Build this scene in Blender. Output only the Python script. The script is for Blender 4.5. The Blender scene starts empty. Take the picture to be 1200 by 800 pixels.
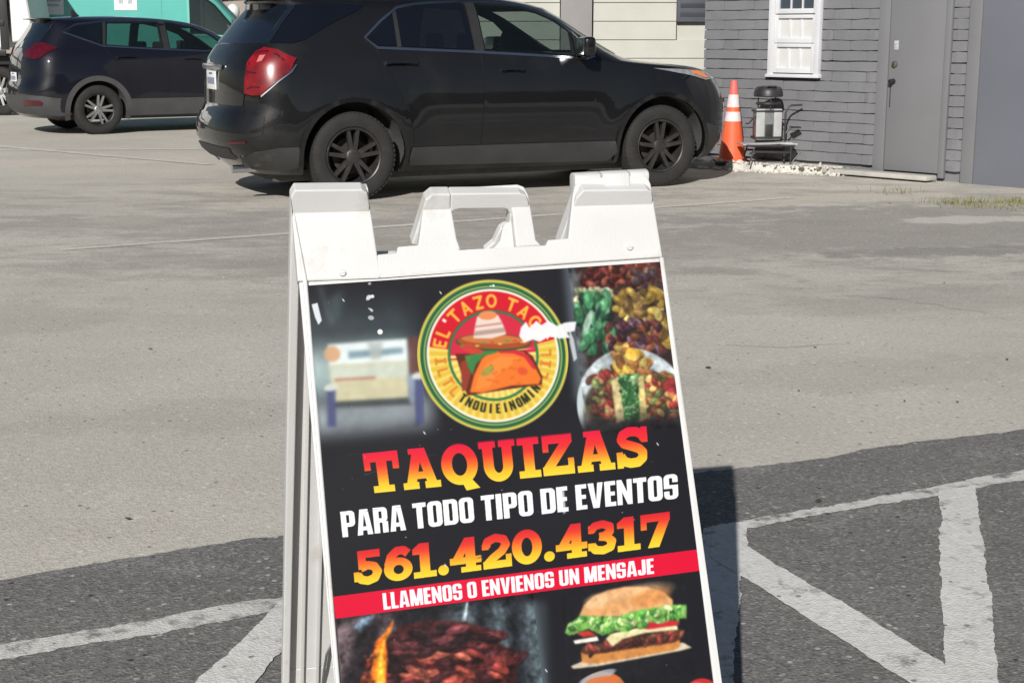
import bpy, bmesh, math, random
import numpy as np
from mathutils import Vector, Matrix

random.seed(7)
RNG = np.random.default_rng(7)
scene = bpy.context.scene
COL = scene.collection

# ------------------------------------------------------------------ camera, sky, sun, exposure
CAM_H = 1.3556
cam_data = bpy.data.cameras.new('camera')
cam_data.sensor_width = 36.0
cam_data.lens = 52.5
cam_data.clip_start = 0.05
cam_data.clip_end = 600.0
cam = bpy.data.objects.new('camera', cam_data)
COL.objects.link(cam)
cam.location = (0, 0, CAM_H)
cam.rotation_euler = (math.pi/2 - 0.20406, 0, 0)
scene.camera = cam

SUN_EL = math.radians(28.9)
SUN_AZ = math.radians(13.4)          # the way the light travels, clockwise from +Y
travel = Vector((math.sin(SUN_AZ)*math.cos(SUN_EL), math.cos(SUN_AZ)*math.cos(SUN_EL), -math.sin(SUN_EL)))
world = bpy.data.worlds.new('World')
scene.world = world
world.use_nodes = True
wn = world.node_tree
sky = wn.nodes.new('ShaderNodeTexSky')
sky.sky_type = 'NISHITA'
sky.sun_disc = False
sky.sun_elevation = SUN_EL
sky.sun_rotation = math.radians(180) + SUN_AZ
wn.links.new(sky.outputs[0], wn.nodes['Background'].inputs[0])
wn.nodes['Background'].inputs[1].default_value = 0.045
sun_data = bpy.data.lights.new('sun', 'SUN')
sun_data.energy = 4.9
sun_data.angle = math.radians(0.5)
sun_data.color = (1.0, 0.972, 0.93)
sun = bpy.data.objects.new('sun', sun_data)
COL.objects.link(sun)
sun.rotation_euler = travel.to_track_quat('-Z', 'Y').to_euler()
scene.view_settings.view_transform = 'Standard'
scene.view_settings.look = 'None'
scene.view_settings.exposure = 0.0
scene.view_settings.gamma = 1.0

POSTER_GAIN = 1.32                   # how much the sun on the leaning sheet lifts a printed tone

# ------------------------------------------------------------------ materials
def srgb(r, g, b):
    return tuple((c/255/12.92) if c/255 <= .04045 else ((c/255+.055)/1.055)**2.4 for c in (r, g, b))

MATS = {}
def mat(name, color, rough=.6, metal=0., coat=0., var=0., vscale=6., bump=0., bscale=80., spec=.5, trans=0., dirt=None, dscale=3., dthr=.55, rvar=0.):
    """A procedural material: base colour broken by noise, optional dirt of another colour, optional fine relief."""
    m = bpy.data.materials.new(name); m.use_nodes = True
    nt = m.node_tree; b = nt.nodes['Principled BSDF']
    b.inputs['Base Color'].default_value = (*color, 1)
    b.inputs['Roughness'].default_value = rough
    b.inputs['Metallic'].default_value = metal
    b.inputs['Coat Weight'].default_value = coat
    b.inputs['Coat Roughness'].default_value = .04
    b.inputs['Specular IOR Level'].default_value = spec
    if trans: b.inputs['Transmission Weight'].default_value = trans
    tc = nt.nodes.new('ShaderNodeTexCoord')
    last = None
    if var:
        n = nt.nodes.new('ShaderNodeTexNoise'); n.inputs['Scale'].default_value = vscale; n.inputs['Detail'].default_value = 6
        nt.links.new(tc.outputs['Object'], n.inputs['Vector'])
        r = nt.nodes.new('ShaderNodeMapRange'); r.inputs['From Min'].default_value = .25; r.inputs['From Max'].default_value = .75
        r.inputs['To Min'].default_value = 1-var; r.inputs['To Max'].default_value = 1+var
        nt.links.new(n.outputs['Fac'], r.inputs['Value'])
        mx = nt.nodes.new('ShaderNodeMix'); mx.data_type = 'RGBA'; mx.blend_type = 'MULTIPLY'; mx.inputs['Factor'].default_value = 1
        mx.inputs[6].default_value = (*color, 1); nt.links.new(r.outputs[0], mx.inputs[7])
        last = mx.outputs[2]
        if rvar:
            r2 = nt.nodes.new('ShaderNodeMapRange'); r2.inputs['To Min'].default_value = rough-rvar; r2.inputs['To Max'].default_value = rough+rvar
            nt.links.new(n.outputs['Fac'], r2.inputs['Value']); nt.links.new(r2.outputs[0], b.inputs['Roughness'])
    if dirt:
        n = nt.nodes.new('ShaderNodeTexNoise'); n.inputs['Scale'].default_value = dscale; n.inputs['Detail'].default_value = 9; n.inputs['Roughness'].default_value = .65
        nt.links.new(tc.outputs['Object'], n.inputs['Vector'])
        r = nt.nodes.new('ShaderNodeMapRange'); r.inputs['From Min'].default_value = dthr; r.inputs['From Max'].default_value = dthr+.2
        nt.links.new(n.outputs['Fac'], r.inputs['Value'])
        mx = nt.nodes.new('ShaderNodeMix'); mx.data_type = 'RGBA'
        nt.links.new(r.outputs[0], mx.inputs['Factor'])
        if last: nt.links.new(last, mx.inputs[6])
        else: mx.inputs[6].default_value = (*color, 1)
        mx.inputs[7].default_value = (*dirt, 1); last = mx.outputs[2]
    if last: nt.links.new(last, b.inputs['Base Color'])
    if bump:
        n = nt.nodes.new('ShaderNodeTexNoise'); n.inputs['Scale'].default_value = bscale; n.inputs['Detail'].default_value = 4
        nt.links.new(tc.outputs['Object'], n.inputs['Vector'])
        bp = nt.nodes.new('ShaderNodeBump'); bp.inputs['Strength'].default_value = bump; bp.inputs['Distance'].default_value = .01
        nt.links.new(n.outputs['Fac'], bp.inputs['Height']); nt.links.new(bp.outputs[0], b.inputs['Normal'])
    MATS[name] = m
    return m

def glass_mat(name, tint, clear, rough=.03):
    """Tinted window glass: part clear, part dark, with a mirror skin."""
    m = bpy.data.materials.new(name); m.use_nodes = True; nt = m.node_tree
    out = nt.nodes['Material Output']; b = nt.nodes['Principled BSDF']
    b.inputs['Base Color'].default_value = (*tint, 1); b.inputs['Roughness'].default_value = rough; b.inputs['Coat Weight'].default_value = .3
    t = nt.nodes.new('ShaderNodeBsdfTransparent'); t.inputs[0].default_value = (.75, .85, .82, 1)
    mx = nt.nodes.new('ShaderNodeMixShader'); mx.inputs[0].default_value = clear
    nt.links.new(b.outputs[0], mx.inputs[1]); nt.links.new(t.outputs[0], mx.inputs[2]); nt.links.new(mx.outputs[0], out.inputs[0])
    return m

# ------------------------------------------------------------------ mesh helpers
def link(o, parent=None):
    COL.objects.link(o)
    if parent: o.parent = parent
    return o
def finish(bm, name, m, parent=None, smooth=True, bevel=0., sharp=35, seg=2):
    if bevel:
        bmesh.ops.remove_doubles(bm, verts=bm.verts, dist=1e-5)
        es = [e for e in bm.edges if len(e.link_faces) == 2 and e.calc_face_angle(0) > math.radians(40)]
        bmesh.ops.bevel(bm, geom=es, offset=bevel, segments=seg, profile=.6, affect='EDGES', clamp_overlap=True)
    me = bpy.data.meshes.new(name); bm.to_mesh(me); bm.free()
    for x in (m if isinstance(m, (list, tuple)) else [m]): me.materials.append(x)
    if smooth:
        for p in me.polygons: p.use_smooth = True
        me.set_sharp_from_angle(angle=math.radians(sharp))
    return link(bpy.data.objects.new(name, me), parent)
def box(bm, c, s, M=None, mi=0):
    T = Matrix.Translation(Vector(c)) @ (M.to_4x4() if M else Matrix.Identity(4)) @ Matrix.Diagonal((*s, 1))
    r = bmesh.ops.create_cube(bm, size=1, matrix=T)
    for f in {f for v in r['verts'] for f in v.link_faces}: f.material_index = mi
    return r['verts']
def prism(bm, poly, fn, d0, d1, mi=0):
    """poly in 2D, fn(a, b, d) gives the 3D point at depth d; closed solid between the two depths."""
    n = len(poly)
    A = [bm.verts.new(fn(a, b, d0)) for a, b in poly]; B = [bm.verts.new(fn(a, b, d1)) for a, b in poly]
    fs = [bm.faces.new(A), bm.faces.new(B[::-1])]
    for i in range(n): fs.append(bm.faces.new((A[i], B[i], B[(i+1) % n], A[(i+1) % n])))
    for f in fs: f.material_index = mi
    return fs
def tube(bm, pts, r, n=8, mi=0, cap=True):
    pts = [Vector(p) for p in pts]; rings = []
    rr = r if isinstance(r, (list, tuple)) else [r]*len(pts)
    for i, p in enumerate(pts):
        t = (pts[min(i+1, len(pts)-1)] - pts[max(i-1, 0)]).normalized()
        a = t.orthogonal().normalized() if i == 0 else (a - t*a.dot(t)).normalized()
        b = t.cross(a)
        rings.append([bm.verts.new(p + (a*math.cos(k*2*math.pi/n) + b*math.sin(k*2*math.pi/n))*rr[i]) for k in range(n)])
    fs = []
    for R, S in zip(rings, rings[1:]):
        for k in range(n): fs.append(bm.faces.new((R[k], R[(k+1) % n], S[(k+1) % n], S[k])))
    if cap: fs += [bm.faces.new(rings[0][::-1]), bm.faces.new(rings[-1])]
    for f in fs: f.material_index = mi
def lathe(bm, prof, M, n=32, mi=0, close=False, cap=True):
    """prof: (radius, height) pairs turned about local Z, placed with matrix M."""
    rings = [[bm.verts.new(M @ Vector((r*math.cos(k*2*math.pi/n), r*math.sin(k*2*math.pi/n), h))) for k in range(n)] for r, h in prof]
    if close: rings.append(rings[0])
    fs = []
    for R, S in zip(rings, rings[1:]):
        for k in range(n): fs.append(bm.faces.new((R[k], R[(k+1) % n], S[(k+1) % n], S[k])))
    if not close and cap:
        for R in (rings[0][::-1], rings[-1]):
            if (R[0].co - R[n//2].co).length > 1e-4: fs.append(bm.faces.new(R))
    for f in fs: f.material_index = mi
def thing(name, label, cat, loc=(0, 0, 0), rz=0., group=None):
    o = bpy.data.objects.new(name, None); o.empty_display_size = .2; COL.objects.link(o)
    o.location = loc; o.rotation_euler = (0, 0, rz); tag(o, label, cat, group)
    return o
def tag(o, label=None, cat=None, group=None, kind=None):
    if label: o['label'] = label
    if cat: o['category'] = cat
    if group: o['group'] = group
    if kind: o['kind'] = kind
    return o
def BM(): return bmesh.new()
def sheet(name, pts, z, m, kind='structure', parent=None):
    bm = BM(); bm.faces.new([bm.verts.new((x, y, z)) for x, y in pts])
    o = finish(bm, name, m, parent, smooth=False)
    if kind: o['kind'] = kind
    return o

# ------------------------------------------------------------------ ground
def ground_mat(name, base, dark, light, grain, stains=(), patch=None, speck=.55, relief=.5):
    m = bpy.data.materials.new(name); m.use_nodes = True; nt = m.node_tree; b = nt.nodes['Principled BSDF']
    b.inputs['Roughness'].default_value = .92; b.inputs['Specular IOR Level'].default_value = .25
    N = nt.nodes.new; L = nt.links.new
    tc = N('ShaderNodeTexCoord'); P = tc.outputs['Object']
    def noise(scale, detail=5, rough=.6, vec=None, stretch=None):
        n = N('ShaderNodeTexNoise'); n.inputs['Scale'].default_value = scale; n.inputs['Detail'].default_value = detail; n.inputs['Roughness'].default_value = rough
        if stretch:
            mp = N('ShaderNodeMapping'); mp.inputs['Scale'].default_value = stretch; mp.inputs['Rotation'].default_value = (0, 0, -.42); L(P, mp.inputs[0]); L(mp.outputs[0], n.inputs['Vector'])
        else: L(P, n.inputs['Vector'])
        return n.outputs['Fac']
    def rng(v, a, c, lo=0., hi=1.):
        r = N('ShaderNodeMapRange'); r.inputs['From Min'].default_value = a; r.inputs['From Max'].default_value = c
        r.inputs['To Min'].default_value = lo; r.inputs['To Max'].default_value = hi; L(v, r.inputs['Value']); return r.outputs[0]
    def mix(f, a, c, mode='MIX'):
        x = N('ShaderNodeMix'); x.data_type = 'RGBA'; x.blend_type = mode
        if isinstance(f, float): x.inputs['Factor'].default_value = f
        else: L(f, x.inputs['Factor'])
        for s, v in ((6, a), (7, c)):
            if isinstance(v, tuple): x.inputs[s].default_value = (*v, 1)
            else: L(v, x.inputs[s])
        return x.outputs[2]
    def mul(a, c):
        x = N('ShaderNodeMath'); x.operation = 'MULTIPLY'; L(a, x.inputs[0])
        if isinstance(c, float): x.inputs[1].default_value = c
        else: L(c, x.inputs[1])
        return x.outputs[0]
    c = mix(rng(noise(.55, 6, .6), .35, .68), base, dark)                       # broad blotches
    c = mix(mul(rng(noise(1.2, 8, .7, stretch=(.25, 1.6, 1)), .5, .72), .55), c, dark)   # drag marks along the lane
    c = mix(mul(rng(noise(3.1, 8, .65), .56, .75), .5), c, light)
    if patch:                                   # the weathered stretch: patchy seal coat, worn through to pale stone in places
        (px, py, prx, pry) = patch
        mp = N('ShaderNodeMapping'); mp.vector_type = 'TEXTURE'; mp.inputs['Location'].default_value = (px, py, 0); mp.inputs['Scale'].default_value = (prx, pry, 1); L(P, mp.inputs[0])
        ln = N('ShaderNodeVectorMath'); ln.operation = 'LENGTH'; L(mp.outputs[0], ln.inputs[0]); reg = rng(ln.outputs['Value'], 1.1, .75)
        c = mix(mul(mul(rng(noise(1.7, 9, .68, stretch=(.7, 1.5, 1)), .46, .60), reg), .62), c, (.27, .255, .232))
        c = mix(mul(mul(rng(noise(2.9, 9, .7, stretch=(.6, 1.4, 1)), .55, .66), reg), .6), c, light)
        c = mix(mul(mul(rng(noise(6.5, 6, .6), .58, .70), reg), .5), c, (.25, .24, .22))
    for (x, y, rx, ry, col, amt) in stains:
        mp = N('ShaderNodeMapping'); mp.vector_type = 'TEXTURE'; mp.inputs['Location'].default_value = (x, y, 0); mp.inputs['Scale'].default_value = (rx, ry, 1); mp.inputs['Rotation'].default_value = (0, 0, .25)
        L(P, mp.inputs[0])
        ln = N('ShaderNodeVectorMath'); ln.operation = 'LENGTH'; L(mp.outputs[0], ln.inputs[0])
        ad = N('ShaderNodeMath'); ad.operation = 'ADD'; L(ln.outputs['Value'], ad.inputs[0]); L(rng(noise(2.6, 9, .72), .3, .7, -.55, .55), ad.inputs[1])
        c = mix(mul(rng(ad.outputs[0], 1.0, .72), amt), c, col)
    # the stones of the mix: small grains, some pale, some dark
    v = N('ShaderNodeTexVoronoi'); v.inputs['Scale'].default_value = grain; L(P, v.inputs['Vector'])
    sep = N('ShaderNodeSeparateColor'); L(v.outputs['Color'], sep.inputs[0])
    c = mix(mul(rng(sep.outputs[0], .72, .98), speck), c, light)
    c = mix(mul(rng(sep.outputs[1], .66, .95), speck), c, tuple(q*.5 for q in dark))
    c = mix(mul(rng(noise(grain*.33, 3), .4, .7), .4), c, tuple(q*.7 for q in dark))
    v2 = N('ShaderNodeTexVoronoi'); v2.inputs['Scale'].default_value = grain*.28; L(P, v2.inputs['Vector'])
    s2 = N('ShaderNodeSeparateColor'); L(v2.outputs['Color'], s2.inputs[0])
    near = rng(v2.outputs['Distance'], .32, .22)
    c = mix(mul(mul(rng(s2.outputs[2], .965, .98), near), .6), c, tuple(min(.75, q*1.45) for q in light))
    c = mix(mul(mul(rng(s2.outputs[1], .95, .97), near), .8), c, tuple(q*.25 for q in dark))
    L(c, b.inputs['Base Color'])
    bp = N('ShaderNodeBump'); bp.inputs['Strength'].default_value = relief; bp.inputs['Distance'].default_value = .006
    h = N('ShaderNodeMath'); h.operation = 'ADD'; L(v.outputs['Distance'], h.inputs[0]); L(noise(grain*.2, 5), h.inputs[1]); L(h.outputs[0], bp.inputs['Height']); L(bp.outputs[0], b.inputs['Normal'])
    return m

M_LOT = ground_mat('worn_asphalt', (.615, .575, .50), (.50, .465, .405), (.70, .66, .585), 140,
    stains=((3.2, 10.6, 2.6, 1.5, (.30, .285, .262), .8), (5.4, 9.0, 2.2, .6, (.26, .25, .235), .7), (3.4, 11.0, .6, .25, (.64, .6, .54), .8),
            (-.6, 10.6, 2.2, .8, (.36, .335, .30), .6), (2.4, 12.4, 1.5, .35, (.60, .54, .45), .7), (4.6, 12.2, 1.3, .35, (.40, .36, .24), .7), (-6.5, 15.5, 4.0, .6, (.66, .60, .52), .8),
            (.2, 9.4, 3.4, .9, (.37, .345, .305), .55), (-2.6, 10.8, 1.6, .5, (.36, .335, .30), .5), (-3.0, 7.0, 1.3, .7, (.42, .39, .34), .5), (2.2, 7.6, 1.1, .35, (.40, .37, .325), .5), (-1.2, 5.2, .7, .25, (.44, .41, .36), .5),
            (1.4, 5.9, .9, .3, (.44, .41, .36), .5), (3.0, 9.4, 1.4, .22, (.24, .23, .215), .6), (3.6, 8.6, 1.0, .2, (.26, .25, .23), .6)), speck=.36, relief=.25, patch=(1.5, 11.2, 7.5, 4.0))
M_NEAR = ground_mat('dark_asphalt', (.225, .218, .206), (.145, .141, .134), (.44, .43, .40), 130, speck=.52, relief=.32)

def paint_mat(name, color, under, wear):
    m = ground_mat(name, color, tuple(c*.8 for c in color), tuple(min(.8, c*1.1) for c in color), 140, speck=.18, relief=.25)
    nt = m.node_tree; b = nt.nodes['Principled BSDF']
    src = b.inputs['Base Color'].links[0].from_socket
    tc = nt.nodes.new('ShaderNodeTexCoord')
    n = nt.nodes.new('ShaderNodeTexNoise'); n.inputs['Scale'].default_value = 9; n.inputs['Detail'].default_value = 12; n.inputs['Roughness'].default_value = .74
    nt.links.new(tc.outputs['Object'], n.inputs['Vector'])
    r = nt.nodes.new('ShaderNodeMapRange'); r.inputs['From Min'].default_value = wear; r.inputs['From Max'].default_value = wear+.12
    nt.links.new(n.outputs['Fac'], r.inputs['Value'])
    mx = nt.nodes.new('ShaderNodeMix'); mx.data_type = 'RGBA'; nt.links.new(r.outputs[0], mx.inputs['Factor']); nt.links.new(src, mx.inputs[6]); mx.inputs[7].default_value = (*under, 1)
    nt.links.new(mx.outputs[2], b.inputs['Base Color'])
    return m
M_PAINT = paint_mat('line_paint', (.76, .745, .70), (.21, .20, .19), .555)
M_PAINT_WORN = paint_mat('worn_line_paint', (.70, .685, .64), (.20, .195, .185), .50)
M_PAINT_FAINT = paint_mat('faint_line_paint', (.72, .68, .61), (.53, .49, .43), .52)

bm = BM()
bmesh.ops.create_grid(bm, x_segments=24, y_segments=24, size=150)
o = finish(bm, 'pavement', M_LOT, smooth=False); o['kind'] = 'structure'

def ragged(a, b, n, amp):
    """points from a to b with the uneven edge of rolled-on paint"""
    a, b = Vector(a), Vector(b); t = (b-a); nrm = Vector((-t.y, t.x)).normalized(); n = int(t.length/.012); w = 0.0; out = []
    for i in range(n+1):
        w = w*.9 + random.gauss(0, amp); out.append(tuple(a + t*(i/n) + nrm*((w + random.uniform(-amp, amp)) if 0 < i < n else 0)))
    return out
def stripe(name, L0, L1, R1, R0, m, z, amp=.004, n=40):
    pts = ragged(L0, L1, n, amp) + ragged(R1, R0, n, amp)
    sheet(name, pts, z, m)

# newer, darker strip of asphalt in front, its far edge running with the parked car
edge = []
wob = 0.0
for i in range(1201):
    x = -12 + i*.02
    wob = wob*.86 + random.gauss(0, .0042)
    y = 4.205 + .487*x - .05*min(4.0, max(0, x-.7)**2) + wob + random.uniform(-.004, .004) + .012*math.sin(x*5.1)
    edge.append((x, y))
sheet('dark_asphalt_strip', edge + [(12, -14), (-12, -14)], .004, M_NEAR)
stripe('bay_line', (-6.0, .75), (-.45, 3.50), (-.44, 3.41), (-6.0, .60), M_PAINT_WORN, .0060, .0026, 160)
stripe('bay_line', (.55, 3.975), (4.4, 5.95), (4.4, 5.81), (.55, 3.915), M_PAINT_WORN, .0060, .0026, 120)
stripe('bay_line', (1.283, 4.30), (.40, 1.05), (.513, 1.05), (1.417, 4.37), M_PAINT, .0075, .0014, 90)
stripe('bay_line', (.535, 3.96), (.24, 2.4), (.36, 2.4), (.668, 4.02), M_PAINT, .0075, .0014, 50)
stripe('hatch_line', (.56, 3.98), (1.27, 2.245), (1.15, 2.19), (.52, 3.73), M_PAINT, .0090, .0014, 60)
stripe('hatch_line', (-.56, 3.43), (-.80, 2.38), (-.68, 2.38), (-.47, 3.29), M_PAINT, .0075, .0014, 40)
stripe('faint_bay_line', (-2.9, 9.46), (2.3, 12.50), (2.36, 12.42), (-2.85, 9.38), M_PAINT_FAINT, .003, .003, 90)
stripe('faint_bay_line', (-9.0, 17.6), (-3.2, 17.9), (-3.2, 17.72), (-9.0, 17.4), M_PAINT_FAINT, .003, .004, 40)
stripe('faint_bay_line', (-7.4, 19.3), (-3.1, 15.7), (-3.2, 15.6), (-7.5, 19.15), M_PAINT_FAINT, .005, .004, 40)

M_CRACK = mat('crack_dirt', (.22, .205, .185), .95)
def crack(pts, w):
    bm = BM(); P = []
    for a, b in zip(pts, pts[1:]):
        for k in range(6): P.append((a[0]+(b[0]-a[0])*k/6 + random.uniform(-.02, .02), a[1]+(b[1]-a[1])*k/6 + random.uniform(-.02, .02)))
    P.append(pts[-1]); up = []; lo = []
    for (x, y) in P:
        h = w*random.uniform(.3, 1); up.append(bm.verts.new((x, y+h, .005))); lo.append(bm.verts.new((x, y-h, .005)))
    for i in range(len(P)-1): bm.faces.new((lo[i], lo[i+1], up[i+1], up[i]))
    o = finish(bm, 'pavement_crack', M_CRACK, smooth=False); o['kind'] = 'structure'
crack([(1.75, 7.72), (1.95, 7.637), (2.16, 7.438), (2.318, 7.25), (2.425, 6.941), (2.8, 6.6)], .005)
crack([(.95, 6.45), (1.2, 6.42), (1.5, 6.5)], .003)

M_BIT = mat('leaf_litter', (.06, .05, .04), .9, var=.4, vscale=20)
M_PEB = mat('pale_gravel', (.55, .525, .475), .9, var=.25, vscale=14, bump=.4, bscale=60)
bm = BM()                                                   # dry leaf scraps and pebbles strewn over the lot
spots = [(2.088, 6.153), (1.104, 5.59), (1.663, 5.413), (1.327, 6.399), (1.469, 5.427), (.807, 5.994), (-1.09, 4.046)]
spots += [(RNG.uniform(-4, 4), RNG.uniform(3.8, 13)) for _ in range(14)]
for x, y in spots:
    s = random.uniform(.004, .010); a = random.uniform(0, 3.1)
    M = Matrix.Translation((x, y, .006+s*.25)) @ Matrix.Rotation(a, 4, 'Z') @ Matrix.Diagonal((s*1.6, s, s*.4, 1))
    bmesh.ops.create_icosphere(bm, subdivisions=1, radius=1, matrix=M)
tag(finish(bm, 'leaf_litter', M_BIT), 'dark scraps of leaf and grit scattered over the lot', 'litter', kind='stuff')

# ------------------------------------------------------------------ the sign board
BC = Vector((-.05661, 2.52778, 1.10773)); BY = .213419; LEAN = .354425; BR_FRONT, BR_REAR = .033028, -.014
bt = Vector((math.cos(BY), math.sin(BY), 0)); bn = Vector((math.sin(BY), -math.cos(BY), 0))
def board_axes(sgn, br=None):
    BR = BR_FRONT if sgn > 0 else BR_REAR
    dn = bn*math.sin(LEAN)*sgn + Vector((0, 0, -math.cos(LEAN)))
    t2 = bt*math.cos(BR) - dn*math.sin(BR); d2 = bt*math.sin(BR) + dn*math.cos(BR)
    return t2, d2, t2.cross(d2)*(-1)
board = thing('sign_board', 'white plastic folding pavement sign with a black taco poster, front and centre', 'pavement sign', (BC.x, BC.y, 0))
board['label'] = 'white plastic folding pavement sign with a black food poster, standing on the parking bay lines'
BO = Vector((BC.x, BC.y, 0))
def bmap(sgn):
    t2, d2, nn = board_axes(sgn)
    if nn.dot(bn*sgn) < 0: nn = -nn
    return lambda u, v, w=0.: BC - BO + t2*(u-.305) + d2*v + nn*w      # w: out of the face
F = bmap(1); R = bmap(-1)
M_PLASTIC = mat('white_plastic', (.62, .615, .60), .42, var=.05, vscale=7, dirt=(.43, .41, .37), dscale=7, dthr=.56, bump=.06, bscale=220, rvar=.12)

def arc(cx, cy, r, a0, a1, n=6): return [(cx + r*math.cos(math.radians(a0+(a1-a0)*i/n)), cy + r*math.sin(math.radians(a0+(a1-a0)*i/n))) for i in range(n+1)]
TOP = [(-.012, .010)] + [(-.006, -.002)] + [(.104, -.002), (.113, .004), (.1175, .0243), (.1221, .1117), (.1548, .1124), (.1572, .1024), (.1917, .1017), (.196, .085), (.2077, .032), (.211, .018), (.221, .007),
       (.372, .007), (.383, .012), (.389, .026), (.3935, .1057), (.4101, .1157), (.414, .107), (.4501, .1063), (.4525, .095), (.466, .034), (.471, .018), (.482, .003), (.600, .003), (.610, .007), (.616, .020), (.622, .15)]
def sidepanel(Fm, name, back=False):
    """one leaf of the folding sign: moulded sheet with hinge humps, carry handle, rims and feet"""
    bm = BM()
    th = -.030
    # face above the sheet, split in strips so that the handle hole is a real opening
    def pr(poly, w0=0., w1=th): prism(bm, poly, Fm, w0, w1)
    pr([(-.012, .010), (-.006, -.002), (.104, -.002), (.113, .004), (.1175, .0243), (.1221, .1117), (.1221, .150), (-.012, .150)])
    pr([(.4501, .1063), (.4525, .095), (.466, .034), (.471, .018), (.482, .003), (.596, .003), (.604, .007), (.608, .020), (.6135, .150), (.4501, .150)])
    if back: pr([(.1221, .128), (.4501, .128), (.4501, .150), (.1221, .150)])
    else: pr([(.1221, .1135), (.1548, .1124), (.1572, .1024), (.1917, .1017), (.2547, .115), (.3933, .1157), (.4101, .1157), (.414, .107), (.4501, .1063), (.4501, .150), (.1221, .150)])
    # handle: two posts and a grip
    pr([(.1917, .1017), (.196, .085), (.2077, .032), (.211, .018), (.2220, .0075), (.253, .0075), (.2547, .0514), (.258, .095), (.2627, .115), (.2547, .115)])
    pr([(.253, .0075), (.372, .0075), (.383, .012), (.389, .026), (.3905, .050), (.3575, .047), (.353, .039), (.347, .0365), (.270, .0365), (.261, .039), (.2547, .050)], -.001, -.029)
    pr([(.3575, .046), (.3905, .048), (.3935, .1057), (.402, .116), (.3584, .116)])
    pr([(.318, .116), (.3246, .1100), (.334, .1005), (.340, .082), (.3433, .0745), (.350, .0695), (.3580, .068), (.3580, .116)], -.012, -.030)
    # sheet and rims
    pr([(-.010, .150), (.611, .150), (.611, 1.075), (-.010, 1.075)], -.004, -.012)
    pr([(-.012, .012), (.0035, .150), (-.0035, 1.10), (-.018, 1.10)] if back else [(-.010, .012), (.0035, .150), (-.0035, 1.10), (-.0105, 1.10), (-.004, .150)], .003, -.034)
    pr([(.6065, .150), (.6145, .150), (.6250, 1.10), (.6125, 1.10)], .003, -.034)
    if back:
        pr([(-.0035, 1.148), (.6125, 1.148), (.6125, 1.163), (-.0035, 1.163)], .003, -.032)
        pr([(-.018, 1.10), (-.0035, 1.10), (-.0035, 1.165), (-.019, 1.165)], .003, -.034); pr([(.6125, 1.10), (.625, 1.10), (.626, 1.185), (.6125, 1.185)], .003, -.034)
        pr([(-.0035, 1.075), (.6125, 1.075), (.6125, 1.148), (-.0035, 1.148)], -.004, -.012)
    else:
        pr([(-.0005, 1.073), (.6105, 1.073), (.6105, 1.10), (-.0005, 1.10)], .003, -.032)
        pr([(-.018, 1.10), (.10, 1.10), (.085, 1.163), (-.020, 1.163)], .003, -.034); pr([(.52, 1.10), (.625, 1.10), (.628, 1.183), (.535, 1.183)], .003, -.034)
    return finish(bm, name, M_PLASTIC, board, smooth=False, bevel=.0035, seg=3)
front = sidepanel(F, 'front_panel')
rear = sidepanel(R, 'rear_panel', True)
# ribs and folding stay on the inner face of the rear leaf
bm = BM()
for u in (.02, .05): prism(bm, [(u, .17), (u+.006, .17), (u+.006, 1.13), (u, 1.13)], R, -.012, -.020)
finish(bm, 'stiffening_rib', M_PLASTIC, rear, bevel=.001)
M_STAY = mat('stay_metal', (.22, .22, .22), .45, .6)
bm = BM(); tube(bm, [R(.088, 1.000, -.014), R(.078, 1.010, -.022), R(.070, 1.030, -.024), R(.066, 1.070, -.024), R(.064, 1.135, -.014)], .0030, 6)
finish(bm, 'folding_stay', M_STAY, rear)
# rounded ridge caps, hinge knuckles
def ridge(u0, u1, name='hinge_ridge'):
    bm = BM(); n = 8; prof = []
    tf, df, nf = F(0, 0, 1)-F(0, 0), F(0, 1)-F(0, 0), None
    up = Vector((0, 0, 1)); out = bn
    c0 = F(u0, .004, 0); c1 = F(u1, .004, 0)
    ring = []
    for c in (c0, c1):
        cc = c - bn*.020
        ring.append([bm.verts.new(cc + out*.0195*math.cos(a) + up*(.009*math.sin(a))) for a in [math.pi*(k/n) for k in range(n+1)]] + [bm.verts.new(cc - out*.017 - up*.03), bm.verts.new(cc + out*.017 - up*.03)])
    m = len(ring[0])
    for k in range(m): bm.faces.new((ring[0][k], ring[0][(k+1) % m], ring[1][(k+1) % m], ring[1][k]))
    bm.faces.new(ring[0][::-1]); bm.faces.new(ring[1])
    return finish(bm, name, M_PLASTIC, front, bevel=.0015)
ridge(-.010, .036); ridge(.0395, .0795); ridge(.083, .1165); ridge(.474, .520); ridge(.5235, .570); ridge(.5735, .607)
for u0, u1 in ((-.008, .0375), (.0805, .1165), (.5245, .5690)):
    bm = BM(); prism(bm, [(u0, .000), (u1, .000), (u1, .020), (u1-.004, .025), (u0+.004, .025), (u0, .021)], F, .0005, .0055)
    finish(bm, 'hinge_knuckle', M_PLASTIC, front, bevel=.0018)
for u, v in ((.0618, .141), (.5561, .129)):
    bm = BM(); tube(bm, [F(u, v, .0), F(u, v, .004)], [.0065, .005], 12); box(bm, F(u, v, .0045), (.009, .0015, .0015)); finish(bm, 'rivet', M_PLASTIC, front)

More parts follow.
